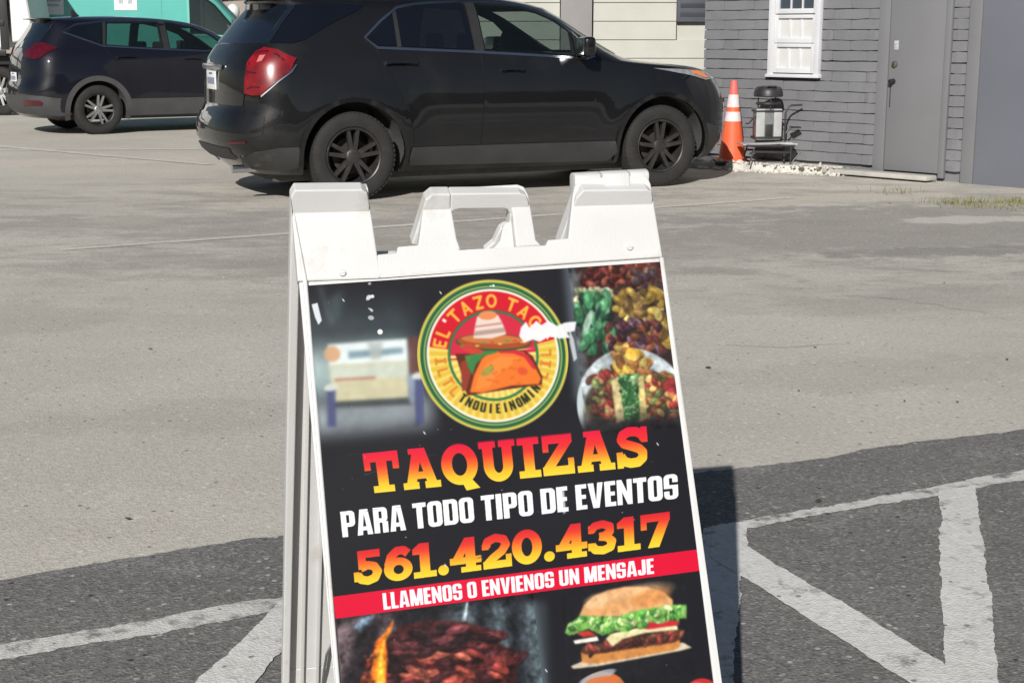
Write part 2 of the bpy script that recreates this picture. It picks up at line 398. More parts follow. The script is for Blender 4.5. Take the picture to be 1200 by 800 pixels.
# ---- the printed poster: drawn pixel by pixel into an image with numpy, 2 layout units to the millimetre
PW, PH = 1220, 1828
HI = np.array([[1.36529681e-03, -1.22234584e-04, -4.48029569e-01], [7.72359082e-05, 1.41198233e-03, -3.44455893e-01], [-1.13366642e-04, 8.80799366e-05, 1.0]])
def lay(u, v):
    q = HI @ np.array([u, v, 1.0]); q = q[:2]/q[2]
    return np.array([q[0]/.61*PW, (q[1]-.158)/.914*PH])
KS = 2.93                                   # print pixels per layout unit
IMG = np.zeros((PH, PW, 3)); IMG[:] = (30, 30, 35)
SS = 2
def raster(polys, pad=0):
    allp = np.concatenate(polys); x0, y0 = np.floor(allp.min(0)).astype(int)-1-pad; x1, y1 = np.ceil(allp.max(0)).astype(int)+2+pad
    x0, y0, x1, y1 = max(x0, 0), max(y0, 0), min(x1, PW), min(y1, PH)
    if x1 <= x0 or y1 <= y0: return None
    ys = (np.arange((y1-y0)*SS)+.5)/SS + y0; xs = (np.arange((x1-x0)*SS)+.5)/SS + x0
    tot = np.zeros((len(ys), len(xs)), bool)
    for p in polys:
        ins = np.zeros_like(tot); a = p; b = np.roll(p, -1, 0)
        for (ax, ay), (bx, by) in zip(a, b):
            if ay == by: continue
            rows = (ys >= min(ay, by)) & (ys < max(ay, by))
            if not rows.any(): continue
            xi = ax + (ys[rows]-ay)*(bx-ax)/(by-ay)
            ins[rows] ^= xs[None, :] < xi[:, None]
        tot |= ins
    m = tot.reshape(y1-y0, SS, x1-x0, SS).mean((1, 3))
    return m, (x0, y0, x1, y1)
def blur(m, r):
    r = int(r)
    if r < 1: return m
    for ax in (0, 1):
        for _ in range(2):
            p = np.pad(m, [(r+1, r) if i == ax else (0, 0) for i in range(m.ndim)], mode='edge'); c = np.cumsum(p, axis=ax)
            m = (np.take(c, range(2*r+1, c.shape[ax]), ax) - np.take(c, range(0, c.shape[ax]-2*r-1), ax))/(2*r+1)
    return m
def put(m, bb, color, alpha=1.):
    x0, y0, x1, y1 = bb; s = IMG[y0:y1, x0:x1]; a = (m*alpha)[..., None]
    s[:] = s*(1-a) + np.asarray(color, float)*a
def poly(pts, color, alpha=1., soft=0., holes=()):
    P = np.array([lay(*q) for q in pts]); r = raster([P], int(soft*KS*2.2))
    if r is None: return
    m, bb = r
    if soft: m = blur(m, soft*KS)
    put(m, bb, color, alpha)
def ell(cx, cy, rx, ry, color, alpha=1., soft=.5, rot=0., raw=False):
    c = np.array([cx, cy]) if raw else lay(cx, cy)
    k = 1 if raw else KS
    rx, ry, soft = rx*k, ry*k, max(soft*k, .7); R_ = max(rx, ry)+soft*2
    x0, y0, x1, y1 = [int(v) for v in (max(c[0]-R_, 0), max(c[1]-R_, 0), min(c[0]+R_+2, PW), min(c[1]+R_+2, PH))]
    if x1 <= x0 or y1 <= y0: return
    Y, X = np.mgrid[y0:y1, x0:x1]; X = X-c[0]; Y = Y-c[1]; a = math.radians(rot)
    xr = X*math.cos(a)+Y*math.sin(a); yr = -X*math.sin(a)+Y*math.cos(a)
    d = np.sqrt((xr/rx)**2+(yr/ry)**2); m = np.clip((1-d)*min(rx, ry)/soft+.5, 0, 1)
    put(m, (x0, y0, x1, y1), color, alpha)
def morsels(region, n, colors, size, elong=1.6, soft=1.2, alpha=.85, rot=(0, 180)):
    """food seen from a few steps away: many small uneven dabs inside a region"""
    P = np.array(region, float); lo, hi = P.min(0), P.max(0); k = 0; tries = 0
    while k < n and tries < n*20:
        tries += 1; q = RNG.uniform(lo, hi); ins = False
        for (ax, ay), (bx, by) in zip(P, np.roll(P, -1, 0)):
            if (ay > q[1]) != (by > q[1]) and q[0] < ax+(q[1]-ay)*(bx-ax)/(by-ay): ins = not ins
        if not ins: continue
        k += 1; s = RNG.uniform(*size); c = np.array(colors[RNG.integers(len(colors))])*RNG.uniform(.75, 1.2); r = RNG.uniform(*rot)
        ell(q[0]+s*.15, q[1]+s*.3, s*elong, s, c*.35, alpha*.7, soft, r)
        ell(q[0], q[1], s*elong, s, np.clip(c, 0, 255), alpha, soft, r)
        ell(q[0]-s*.25, q[1]-s*.3, s*elong*.45, s*.4, np.clip(c*1.35+18, 0, 255), alpha*.6, soft, r)
def fade(x0, y0, x1, y1, color, fn):
    """blend a colour into a print-pixel rectangle by fn(X, Y) in 0..1"""
    Y, X = np.mgrid[int(y0):int(y1), int(x0):int(x1)]; put(np.clip(fn(X, Y), 0, 1), (int(x0), int(y0), int(x1), int(y1)), color)

# the cart photo at upper left
def sm(v, a, b): t = np.clip((v-a)/(b-a), 0, 1); return t*t*(3-2*t)
fade(0, 0, 420, 520, (58, 66, 70), lambda X, Y: sm(Y, 0, 160)*sm(420-X, 0, 140)*(1-sm(Y, 430, 520)))
fade(0, 110, 410, 500, (176, 198, 198), lambda X, Y: sm(Y, 150, 270)*sm(410-X, 10, 160)*(1-sm(Y, 300, 420))*.85)
fade(0, 330, 420, 560, (150, 158, 164), lambda X, Y: sm(Y, 350, 430)*sm(420-X, 0, 90)*(1-sm(Y, 440, 545))*.85)
poly([(384, 404), (477, 397), (478, 425), (386, 430)], (230, 240, 240), .97, 1.6)
poly([(386, 428), (478, 422), (479, 466), (390, 472)], (206, 200, 164), .95, 1.4)
poly([(388, 430), (478, 424), (478, 441), (389, 447)], (200, 210, 200), .8, 2)
poly([(392, 444), (440, 441), (440, 444), (392, 447)], (178, 110, 90), .8, .8)
poly([(408, 412), (472, 407), (472, 414), (408, 421)], (120, 146, 158), .9, 1.5)
poly([(430, 402), (448, 400), (446, 421), (434, 422)], (172, 178, 174), .8, 2)
ell(389, 415, 9, 9, (214, 168, 128), .95, 2)
poly([(388, 471), (480, 466), (482, 474), (390, 478)], (62, 66, 66), .8, 1.5)
poly([(478, 397), (490, 393), (492, 438), (480, 440)], (104, 66, 60), .85, 1.4)
poly([(476, 440), (494, 436), (496, 468), (480, 472)], (150, 164, 186), .75, 2)
for x, y0, y1 in ((388, 455, 500), (491, 441, 498)):
    poly([(x-5, y0), (x+5, y0), (x+6, y1), (x-4, y1)], (74, 80, 122), .9, 1.2); ell(x, y0-1, 8, 4, (212, 216, 210), .95, 1.4, -5)
poly([(372, 336), (377, 336), (392, 380), (386, 382)], (96, 108, 112), .5, 3); poly([(384, 352), (400, 340), (402, 362), (392, 380)], (80, 96, 100), .6, 4)
# the dishes at upper right
poly([(668, 310), (775, 303), (800, 498), (690, 500)], (60, 46, 44), 1, 3)
poly([(660, 312), (676, 312), (690, 470), (674, 470)], (150, 172, 182), .45, 5)
morsels([(674, 313), (772, 306), (776, 332), (684, 338)], 120, [(142, 54, 44), (104, 40, 36), (84, 34, 32), (168, 84, 60), (70, 30, 30)], (1.6, 4.5))
morsels([(740, 318), (776, 312), (782, 352), (755, 352)], 30, [(92, 64, 58), (70, 52, 60), (120, 90, 70)], (2, 5))
morsels([(674, 340), (714, 338), (716, 352), (678, 356)], 26, [(214, 196, 140), (190, 200, 170), (160, 170, 120)], (2, 4.5))
morsels([(672, 348), (712, 346), (716, 408), (684, 412)], 42, [(58, 132, 82), (40, 92, 62), (86, 160, 106), (34, 62, 52)], (3, 7.5), 1.9, 1.5, .9, (60, 150))
ell(688, 378, 4, 15, (176, 206, 186), .8, 2, 24); ell(700, 368, 3, 11, (24, 44, 44), .8, 2, 24)
morsels([(716, 344), (776, 338), (786, 404), (752, 398), (728, 376)], 60, [(204, 164, 62), (176, 136, 46), (222, 192, 96), (120, 88, 40), (150, 110, 60)], (3, 6.5))
morsels([(706, 378), (772, 376), (782, 414), (716, 410)], 64, [(112, 46, 38), (86, 38, 40), (150, 78, 52), (64, 40, 56), (130, 96, 110)], (2, 5))
ell(741, 474, 66, 66, (196, 210, 214), .97, 2); ell(744, 480, 60, 60, (178, 190, 192), .9, 3)
ell(741, 486, 58, 58, (74, 66, 52), .95, 4)
morsels([(690, 440), (728, 425), (726, 492), (696, 488)], 80, [(178, 52, 48), (206, 92, 62), (196, 140, 96), (90, 50, 40), (110, 130, 70)], (1.8, 4.5))
morsels([(720, 404), (760, 410), (760, 436), (722, 432)], 40, [(232, 176, 60), (240, 196, 92), (214, 140, 48), (180, 110, 50)], (2.5, 5.5))
morsels([(750, 428), (790, 440), (798, 492), (752, 490)], 90, [(214, 122, 62), (228, 170, 90), (178, 46, 46), (196, 90, 60), (110, 120, 60), (90, 70, 40)], (1.8, 4.5))
poly([(716, 446), (726, 440), (734, 492), (722, 496)], (226, 206, 136), .95, .8); poly([(744, 442), (754, 440), (758, 490), (748, 494)], (226, 206, 120), .95, .8)
poly([(725, 440), (746, 438), (750, 492), (732, 494)], (44, 104, 52), 1, .8)
morsels([(726, 441), (746, 440), (749, 490), (732, 492)], 70, [(62, 140, 66), (40, 100, 50), (98, 170, 92), (150, 190, 130)], (1, 2.6))
ell(785, 452, 9, 8, (196, 46, 52), .85, 2); ell(741, 413, 8, 6, (236, 178, 44), .9, 1.5)
fade(860, 430, 1220, 800, (30, 30, 35), lambda X, Y: sm(Y, 480, 570))
# meat on the grill at lower left
M0 = [(393, 728), (448, 712), (560, 706), (630, 700), (650, 960), (410, 980)]
poly([(394, 728), (460, 718), (470, 760), (400, 830)], (108, 92, 96), .9, 5)
poly([(520, 712), (640, 704), (650, 960), (540, 960)], (62, 68, 74), .9, 5)
for a, b in ((532, 548), (576, 590), (616, 628)): poly([(a, 706), (b, 704), (b+26, 900), (a+18, 900)], (86, 100, 108), .8, 3)
for a in (556, 596): poly([(a, 706), (a+10, 704), (a+30, 900), (a+12, 900)], (34, 38, 44), .9, 3)
poly([(546, 706), (549, 704), (546, 728), (541, 728)], (200, 216, 222), .85, 1)
poly([(414, 736), (424, 724), (440, 720), (428, 742)], (140, 178, 206), .85, 2)
poly([(418, 742), (440, 722), (452, 724), (408, 860), (396, 880), (396, 820)], (34, 30, 34), .9, 3)
MEAT = [(428, 800), (452, 752), (468, 734), (500, 726), (544, 728), (580, 738), (584, 752), (600, 764), (606, 780), (604, 820), (600, 950), (420, 960)]
poly(MEAT, (66, 30, 32), 1, 1.6)
morsels(MEAT, 260, [(96, 40, 40), (70, 32, 34), (128, 56, 50), (46, 26, 30), (84, 44, 48)], (2, 7), 2.6, 1.4, .75, (-25, 25))
morsels([(480, 760), (585, 766), (600, 960), (450, 960)], 150, [(160, 70, 58), (138, 56, 50), (186, 96, 78), (74, 34, 36)], (2, 6), 3.0, 1.2, .8, (-20, 35))
morsels([(455, 742), (520, 732), (580, 744), (560, 764), (470, 766)], 50, [(54, 28, 32), (104, 52, 56), (38, 24, 28)], (2, 5), 3, 1.2, .8, (-15, 20))
for c, s in (((244, 118, 36), 1.0), ((250, 152, 40), .72), ((253, 190, 60), .4)):
    fl = [(462, 724), (459, 738), (452, 748), (455, 772), (452, 800), (446, 840), (432, 840), (432, 800), (437, 776), (440, 752), (452, 740)]
    cx = 446; poly([(cx+(x-cx)*s, 724+(y-724)*(1 if s == 1 else 1.02)+(1-s)*26) for x, y in fl], c, .95, .9)
morsels([(424, 756), (440, 752), (440, 830), (420, 830)], 26, [(226, 120, 60), (200, 90, 50), (120, 50, 36)], (1, 3))
def soften(u0, v0, u1, v1, r):
    a, b = lay(u0, v0), lay(u1, v1); x0, y0, x1, y1 = max(int(a[0]), 0), max(int(a[1]), 0), min(int(b[0]), PW), min(int(b[1]), PH)
    IMG[y0:y1, x0:x1] = blur(IMG[y0:y1, x0:x1], r)
def mottle(u0, v0, u1, v1, amp, sizes=(3, 8, 20)):
    """uneven printed tone: soft patches lighter and darker"""
    a, b = lay(u0, v0), lay(u1, v1); x0, y0, x1, y1 = max(int(a[0]), 0), max(int(a[1]), 0), min(int(b[0]), PW), min(int(b[1]), PH)
    n = sum(blur(RNG.normal(size=(y1-y0, x1-x0)), k)*k for k in sizes)/len(sizes); n = n/max(n.std(), 1e-6)
    IMG[y0:y1, x0:x1] *= (1+amp*n)[..., None]
mottle(362, 330, 492, 500, .025, (6, 12, 20)); soften(362, 330, 500, 505, 4)
mottle(665, 306, 800, 500, .12, (4, 9, 16)); soften(660, 300, 800, 505, 2)
mottle(393, 700, 655, 980, .18, (3, 7, 14)); soften(393, 728, 655, 985, 2)
_a, _b = lay(664, 306), lay(800, 503); _s = IMG[max(int(_a[1]), 0):int(_b[1]), int(_a[0]):PW]; _g = _s.mean(2, keepdims=True); _s[:] = _s*.8 + _g*.2
# burger at lower right
poly([(669, 780), (690, 771), (800, 752), (811, 758), (796, 762), (700, 780), (672, 783)], (222, 206, 178), .95, .6)
poly([(681, 763), (688, 760), (740, 752), (796, 746), (797, 756), (790, 761), (700, 777), (682, 776)], (204, 136, 72), 1, .8)
poly([(683, 757), (798, 736), (800, 747), (790, 752), (690, 767), (681, 764)], (84, 50, 40), 1, .8)
morsels([(684, 756), (798, 738), (800, 747), (688, 766)], 44, [(110, 66, 50), (70, 40, 36), (140, 60, 54)], (1.4, 3), 2.2, .6)
poly([(672, 750), (700, 745), (702, 750), (674, 754)], (244, 236, 222), 1, .6)
poly([(710, 748), (716, 742), (748, 735), (793, 732), (794, 737), (756, 741), (730, 748), (718, 757)], (238, 226, 172), 1, .7)
poly([(675, 741), (690, 738), (700, 744), (684, 746)], (196, 60, 52), 1, .7); poly([(742, 733), (746, 727), (765, 724), (795, 726), (796, 731), (760, 737)], (206, 42, 54), 1, .7)
poly([(679, 722), (684, 709), (696, 698), (712, 691), (732, 687), (758, 687), (777, 693), (788, 702), (788, 711), (757, 717), (727, 722), (690, 722)], (226, 170, 116), 1, .9)
for cx, cy, rx, ry, c, al in ((738, 700, 48, 12, (236, 186, 136), .6), (762, 700, 22, 9, (206, 128, 62), .6), (720, 710, 34, 7, (212, 146, 84), .5), (700, 704, 14, 8, (240, 198, 152), .6)): ell(cx, cy, rx, ry, c, al, 5, -8)
poly([(662, 741), (666, 730), (676, 726), (680, 720), (700, 722), (727, 722), (740, 716), (762, 712), (790, 708), (804, 708), (804, 724), (793, 722), (776, 730), (760, 728), (744, 730), (736, 740), (722, 738), (706, 744), (690, 736), (668, 744)], (122, 186, 84), 1, .7)
morsels([(664, 740), (668, 730), (682, 721), (727, 722), (790, 709), (803, 710), (802, 723), (776, 728), (736, 736), (706, 742), (690, 735)], 120, [(128, 200, 92), (84, 160, 66), (178, 222, 130), (56, 116, 54), (206, 226, 160)], (1, 3.2), 1.8, .5)
mottle(655, 684, 815, 790, .05, (4, 9)); soften(655, 684, 815, 790, 2)
ell(706, 812, 28, 24, (196, 110, 60), 1, 2); ell(700, 792, 22, 5, (170, 178, 184), .8, 1.2, -12); ell(706, 797, 20, 5, (214, 112, 62), .9, 1.2)
ell(822, 812, 20, 17, (196, 44, 44), 1, 2); ell(816, 803, 8, 5, (226, 90, 84), .7, 2); ell(760, 900, 60, 60, (150, 120, 80), .8, 6)
# ---- lettering of the poster
def rc(x0, y0, x1, y1): return [(x0, y0), (x1, y0), (x1, y1), (x0, y1)]
def rr(x0, y0, x1, y1, r):
    return arc(x1-r, y0+r, r, -90, 0) + arc(x1-r, y1-r, r, 0, 90) + arc(x0+r, y1-r, r, 90, 180) + arc(x0+r, y0+r, r, 180, 270)
def el(cx, cy, rx, ry, n=36): return [(cx+rx*math.cos(2*math.pi*i/n), cy+ry*math.sin(2*math.pi*i/n)) for i in range(n)]
def stroke(pts, t):
    """a bent thick line as a set of overlapping pieces"""
    P = [np.array(p, float) for p in pts]; out = []
    for a, b in zip(P, P[1:]):
        d = b-a; n = np.array([-d[1], d[0]])/np.hypot(*d)*t/2; out.append([tuple(a+n), tuple(b+n), tuple(b-n), tuple(a-n)])
    return out + [el(*p, t/2, t/2, 14) for p in P[1:-1]]
SLAB = {   # width, filled pieces, cut-out pieces
 'T': (.92, [rc(0, .76, .92, 1), rc(0, .56, .17, 1), rc(.75, .56, .92, 1), rc(.32, 0, .60, 1), rc(.18, 0, .74, .17)], []),
 'A': (1.0, [[(.07, .05), (.34, 1), (.60, 1), (.33, .05)], [(.67, .05), (.40, 1), (.66, 1), (.93, .05)], rc(.27, .24, .73, .42), rc(0, 0, .42, .17), rc(.58, 0, 1.0, .17), rc(.22, .86, .66, 1)], []),
 'Q': (.98, [el(.49, .5, .49, .51), [(.44, .22), (.62, .30), (.98, -.12), (.60, -.16)]], [el(.49, .5, .20, .28)]),
 'U': (.97, [rc(.09, .36, .37, 1), rc(.61, .36, .88, 1), el(.485, .38, .395, .40), rc(0, .83, .45, 1), rc(.53, .83, .97, 1)], [el(.49, .38, .12, .18), rc(.37, .38, .61, .83)]),
 'I': (.58, [rc(.15, 0, .43, 1), rc(0, 0, .58, .18), rc(0, .82, .58, 1)], []),
 'Z': (.86, [rc(.03, .78, .82, 1), rc(0, 0, .84, .22), [(.01, .2), (.50, .8), (.82, .8), (.33, .2)], rc(.03, .58, .19, 1), rc(.68, 0, .84, .40)], []),
 'S': (.86, stroke([(.76, .68), (.70, .80), (.56, .88), (.36, .89), (.2, .82), (.15, .70), (.22, .60), (.42, .53), (.60, .46), (.70, .36), (.69, .22), (.56, .12), (.36, .11), (.2, .16), (.11, .3)], .235) + [rc(.68, .60, .85, .99), rc(.0, .0, .17, .40)], []),
 '5': (.80, [rc(.14, .78, .76, 1), rc(.14, .46, .36, 1)] + stroke([(.2, .50), (.40, .57), (.58, .52), (.67, .36), (.58, .18), (.38, .12), (.2, .17), (.1, .32)], .24) + [rc(0, .12, .16, .40)], []),
 '6': (.82, stroke([(.72, .76), (.60, .87), (.42, .87), (.24, .72), (.15, .45)], .24) + [el(.42, .34, .40, .34)], [el(.43, .33, .14, .13)]),
 '1': (.64, [rc(.19, 0, .47, 1), [(.0, .68), (.0, .84), (.2, 1), (.3, 1), (.3, .68)], rc(0, 0, .64, .18)], []),
 '4': (.88, [[(0, .28), (.44, 1), (.70, 1), (.28, .28)], rc(.44, 0, .72, 1), rc(0, .24, .88, .44), rc(.30, 0, .86, .16)], []),
 '2': (.82, stroke([(.12, .64), (.18, .80), (.40, .885), (.62, .82), (.68, .66), (.56, .48), (.3, .3), (.14, .14)], .24) + [rc(.02, 0, .82, .22), rc(.66, 0, .82, .38), rc(.01, .56, .2, .72)], []),
 '0': (.84, [el(.42, .5, .42, .51)], [el(.42, .5, .15, .27)]),
 '3': (.80, stroke([(.1, .72), (.2, .85), (.42, .885), (.62, .80), (.62, .64), (.46, .54), (.32, .53)], .23) + stroke([(.32, .53), (.54, .49), (.67, .36), (.62, .18), (.42, .115), (.2, .15), (.1, .3)], .24) + [rc(0, .14, .17, .36), rc(.02, .64, .18, .88)], []),
 '7': (.82, [rc(0, .76, .82, 1), rc(0, .54, .17, 1), [(.52, .8), (.82, .8), (.50, 0), (.18, 0)]], []),
 '.': (.34, [el(.17, .14, .15, .15)], []),
}
SLAB_GAP = .055
O_ = [rr(0, 0, .5, 1, .17)]
TALL = {
 'A': (.54, [[(0, 0), (.13, 1), (.41, 1), (.54, 0)]], [[(.185, -.1), (.20, .17), (.34, .17), (.355, -.1)], [(.215, .33), (.27, .80), (.325, .33)]]),
 'P': (.48, [rc(0, 0, .2, 1), rr(0, .38, .48, 1, .15), rc(0, .38, .25, 1)], [rc(.19, .54, .285, .84)]),
 'R': (.50, [rc(0, 0, .2, 1), rr(0, .42, .48, 1, .15), rc(0, .42, .25, 1), rc(.29, 0, .49, .44), rc(.19, .40, .40, .56)], [rc(.19, .57, .285, .84), rc(.2, -.1, .29, .40)]),
 'T': (.46, [rc(0, .82, .46, 1), rc(.13, 0, .33, 1)], []),
 'O': (.50, O_, [rr(.195, .16, .305, .84, .05)]),
 'D': (.50, [rr(0, 0, .5, 1, .17), rc(0, 0, .25, 1)], [rr(.195, .16, .305, .84, .04)]),
 'I': (.20, [rc(0, 0, .2, 1)], []),
 'E': (.38, [rc(0, 0, .2, 1), rc(0, 0, .38, .17), rc(0, .42, .35, .58), rc(0, .83, .38, 1)], []),
 'V': (.52, [[(0, 1), (.2, 1), (.265, .28), (.33, 1), (.52, 1), (.37, 0), (.155, 0)]], []),
 'N': (.52, [rc(0, 0, .175, 1), rc(.345, 0, .52, 1), [(0, 1), (.17, 1), (.52, 0), (.35, 0)]], []),
 'S': (.49, [rr(0, 0, .49, 1, .17)], [rr(.19, .57, .30, .85, .04), rc(.29, .57, .55, .67), rr(.19, .15, .30, .43, .04), rc(-.05, .33, .20, .43)]),
 'L': (.38, [rc(0, 0, .2, 1), rc(0, 0, .38, .17)], []),
 'M': (.68, [rc(0, 0, .175, 1), rc(.505, 0, .68, 1), [(.02, 1), (.24, 1), (.34, .4), (.44, 1), (.66, 1), (.43, 0), (.25, 0)]], []),
 'U': (.50, [rr(0, 0, .5, .6, .17), rc(0, .3, .5, 1)], [rr(.195, .16, .305, .7, .05), rc(.195, .5, .305, 1.1)]),
 'J': (.42, [rr(0, 0, .42, .5, .15), rc(.22, .2, .42, 1)], [rc(.175, .16, .22, .6), rc(-.1, .36, .22, .6)]),
 ' ': (.18, [], []),
}
def word(txt, font, gap, quad, colour):
    """quad: bottom left, bottom right, top right, top left in layout units; colour: rgb or fn(height 0..1)"""
    bl, br_, tr, tl = [np.array(q, float) for q in quad]
    tot = sum(font[c][0] for c in txt) + gap*(len(txt)-1); x = 0
    def T(p, x): 
        s = (x+p[0])/tot; t = p[1]; q = (bl*(1-s)+br_*s)*(1-t) + (tl*(1-s)+tr*s)*t; return lay(*q)
    for c in txt:
        w, add, sub = font[c]
        if add:
            r = raster([np.array([T(p, x) for p in P]) for P in add] , 0)
            m, bb = r
            if sub:
                mask = np.zeros((PH, PW), np.float32) if False else None
                for P in sub:
                    r2 = raster([np.array([T(p, x) for p in P])])
                    if r2 is None: continue
                    m2, b2 = r2; X0, Y0, X1, Y1 = max(bb[0], b2[0]), max(bb[1], b2[1]), min(bb[2], b2[2]), min(bb[3], b2[3])
                    if X1 > X0 and Y1 > Y0:
                        m[Y0-bb[1]:Y1-bb[1], X0-bb[0]:X1-bb[0]] *= 1 - m2[Y0-b2[1]:Y1-b2[1], X0-b2[0]:X1-b2[0]]
            if callable(colour):
                y0 = T((0, 1), x)[1]; y1 = T((0, 0), x)[1]
                cols = np.array([colour(1-(yy-y0)/(y1-y0)) for yy in range(bb[1], bb[3])])[:, None, :]
                x0, Y0, x1, Y1 = bb; s = IMG[Y0:Y1, x0:x1]; a = m[..., None]; s[:] = s*(1-a)+cols*a
            else: put(m, bb, colour)
        x += w + gap
def ramp(stops):
    def f(t):
        t = min(1, max(0, t))
        for (a, ca), (b, cb) in zip(stops, stops[1:]):
            if t <= b: k = (t-a)/(b-a); return tuple(np.array(ca)*(1-k)+np.array(cb)*k)
        return stops[-1][1]
    return f
FIRE = ramp([(0, (252, 216, 60)), (.22, (250, 190, 44)), (.45, (240, 120, 40)), (.68, (228, 52, 46)), (1, (226, 24, 62))])
FIRE2 = ramp([(0, (252, 218, 56)), (.3, (250, 186, 44)), (.55, (242, 128, 40)), (.8, (226, 60, 44)), (1, (216, 36, 50))])
poly([(360, 702), (389.5, 699), (814.6, 643.5), (830, 641.5), (832, 666.5), (815.6, 668.8), (391.5, 725), (360, 729)], (222, 16, 54), 1, .2)
word('TAQUIZAS', SLAB, SLAB_GAP, [(431, 578.5), (761, 545.5), (757.5, 498.5), (424.5, 531.5)], FIRE)
word('PARA TODO TIPO DE EVENTOS', TALL, .045, [(401.5, 629.5), (795, 583.6), (793.5, 554.5), (398.5, 599.5)], (248, 248, 248))
word('561.420.4317', SLAB, .02, [(416, 687), (786, 638.5), (784.5, 599), (412.5, 646.5)], FIRE2)
word('LLAMENOS O ENVIENOS UN MENSAJE', TALL, .05, [(450, 714.2), (766.5, 671.6), (765.6, 653.6), (448, 694.8)], (250, 246, 248))

# ---- round emblem: rings, sunburst, arched lettering, a taco under a sombrero
LC = lay(578, 416); LR = 88*KS*.99
def disk(rf, c, alpha=1.): ell(LC[0], LC[1], LR*rf, LR*rf, c, alpha, 1.2, 0, True)
disk(1.0, (206, 190, 84)); disk(.965, (92, 132, 66)); disk(.955, (36, 92, 60)); disk(.915, (196, 206, 120)); disk(.90, (36, 84, 54)); disk(.878, (238, 234, 214)); disk(.845, (222, 186, 62))
x0, y0 = int(LC[0]-LR), int(LC[1]-LR); x1, y1 = int(LC[0]+LR)+1, int(LC[1]+LR)+1
YY, XX = np.mgrid[y0:y1, x0:x1]; dx = (XX-LC[0])/LR; dy = -(YY-LC[1])/LR; rad = np.hypot(dx, dy); th = np.degrees(np.arctan2(dy, dx)) + 4
bb = (x0, y0, x1, y1)
put((rad < .845)*(((th/7.5) % 1) < .42)*(rad > .5)*.75, bb, (236, 214, 120))
put(((rad < .845) & (th > 14) & (th < 172)).astype(float), bb, (206, 22, 42))
put((rad < .60)*1., bb, (52, 116, 70)); put((rad < .565)*1., bb, (228, 196, 84)); put(((rad < .565) & (dy > -.02)).astype(float), bb, (206, 40, 66))
put(((rad < .565) & (dy < .05) & (((th/9) % 1) < .45)).astype(float), bb, (240, 220, 130))
def place(font, c, ang, r, h, colour, flip=False, wscale=1.):
    """one letter standing on a circle of the emblem"""
    w, add, sub = font[c]; a = math.radians(ang)
    def T(p):
        px = (p[0]-w/2)*h*wscale; py = (p[1]-.5)*h
        if flip: px, py = -px, -py
        ra = r + py; aa = a - px/r; return np.array([LC[0]+ra*math.cos(aa)*LR, LC[1]-ra*math.sin(aa)*LR])
    m, b = raster([np.array([T(p) for p in P]) for P in add])
    for P in sub:
        r2 = raster([np.array([T(p) for p in P])]); m2, b2 = r2
        X0, Y0, X1, Y1 = max(b[0], b2[0]), max(b[1], b2[1]), min(b[2], b2[2]), min(b[3], b2[3])
        if X1 > X0 and Y1 > Y0: m[Y0-b[1]:Y1-b[1], X0-b[0]:X1-b[0]] *= 1-m2[Y0-b2[1]:Y1-b2[1], X0-b2[0]:X1-b2[0]]
    put(m, b, colour)
SIMPLE = dict(SLAB); SIMPLE.update({
 'E': (.6, stroke([(.55, .9), (.1, .9), (.1, .1), (.55, .1)], .2) + [rc(.1, .42, .48, .6)], []),
 'L': (.6, stroke([(.1, 1), (.1, .1), (.58, .1)], .2), []),
 'T': (.7, [rc(0, .8, .7, 1), rc(.25, 0, .46, 1)], []), 'A': (.8, stroke([(.08, 0), (.4, .92), (.72, 0)], .19) + [rc(.2, .22, .6, .38)], []),
 'Z': (.7, stroke([(.04, .9), (.6, .9), (.1, .1), (.68, .1)], .2), []), 'O': (.8, [el(.4, .5, .4, .5)], [el(.4, .5, .2, .3)]),
 'C': (.75, stroke([(.68, .78), (.52, .9), (.3, .88), (.14, .68), (.12, .4), (.26, .14), (.5, .1), (.68, .24)], .2), []),
 "'": (.2, [rc(.0, .7, .2, 1)], [])})
for c, ang in (('E', 163), ('L', 151), ("'", 140), ('T', 130), ('A', 115), ('Z', 100), ('O', 86), ('T', 64), ('A', 49), ('C', 34), ('O', 20)):
    place(SIMPLE, c, ang, .715, .185, (240, 178, 62) if c != "'" else (244, 236, 220))
for c, ang in (('M', 186), ('I', 197), ('X', 209)):
    pass
for k, ang in enumerate((182, 194, 206, 218, 322, 334, 346, 358)):
    place(SIMPLE, 'ILTLTLIL'[k], ang, .70, .15, (214, 128, 44), ang > 180 and ang < 360)
for k, ang in enumerate(range(229, 318, 8)):                # the small dark line along the foot, too worn to read
    place(TALL, 'TNOUIEINOMIN'[k % 12], ang, .70, .125, (40, 44, 26), True, 1.15)
def e2(x, y, rx, ry, c, rot=0., al=1., s=1.5): ell(LC[0]+x*LR, LC[1]-y*LR, rx*LR, ry*LR, c, al, s, rot, True)
def p2(pts, c, al=1.):
    r = raster([np.array([(LC[0]+x*LR, LC[1]-y*LR) for x, y in pts])]); put(blur(r[0], 1), r[1], c, al)
p2([(-.50, .06), (-.44, -.22), (-.40, -.50), (.20, -.46), (.60, -.44), (.62, -.34), (.52, -.06), (.42, .03), (-.1, .06), (-.3, .04)], (96, 40, 26))
p2([(-.44, -.06), (-.34, -.02), (-.22, .04), (-.40, -.42), (-.46, -.44)], (146, 58, 40)); p2([(-.38, .02), (-.16, .04), (-.26, -.10), (-.34, -.12)], (78, 132, 66))
p2([(-.36, -.46), (-.28, -.24), (-.16, -.04), (-.04, .05), (.16, .05), (.40, .01), (.50, -.12), (.60, -.36), (.56, -.43), (.2, -.42), (-.2, -.48)], (232, 118, 42))
p2([(-.30, -.44), (-.22, -.26), (-.10, -.10), (.10, -.02), (.34, -.06), (.2, -.16), (.0, -.28), (-.1, -.42)], (242, 146, 66), .6)
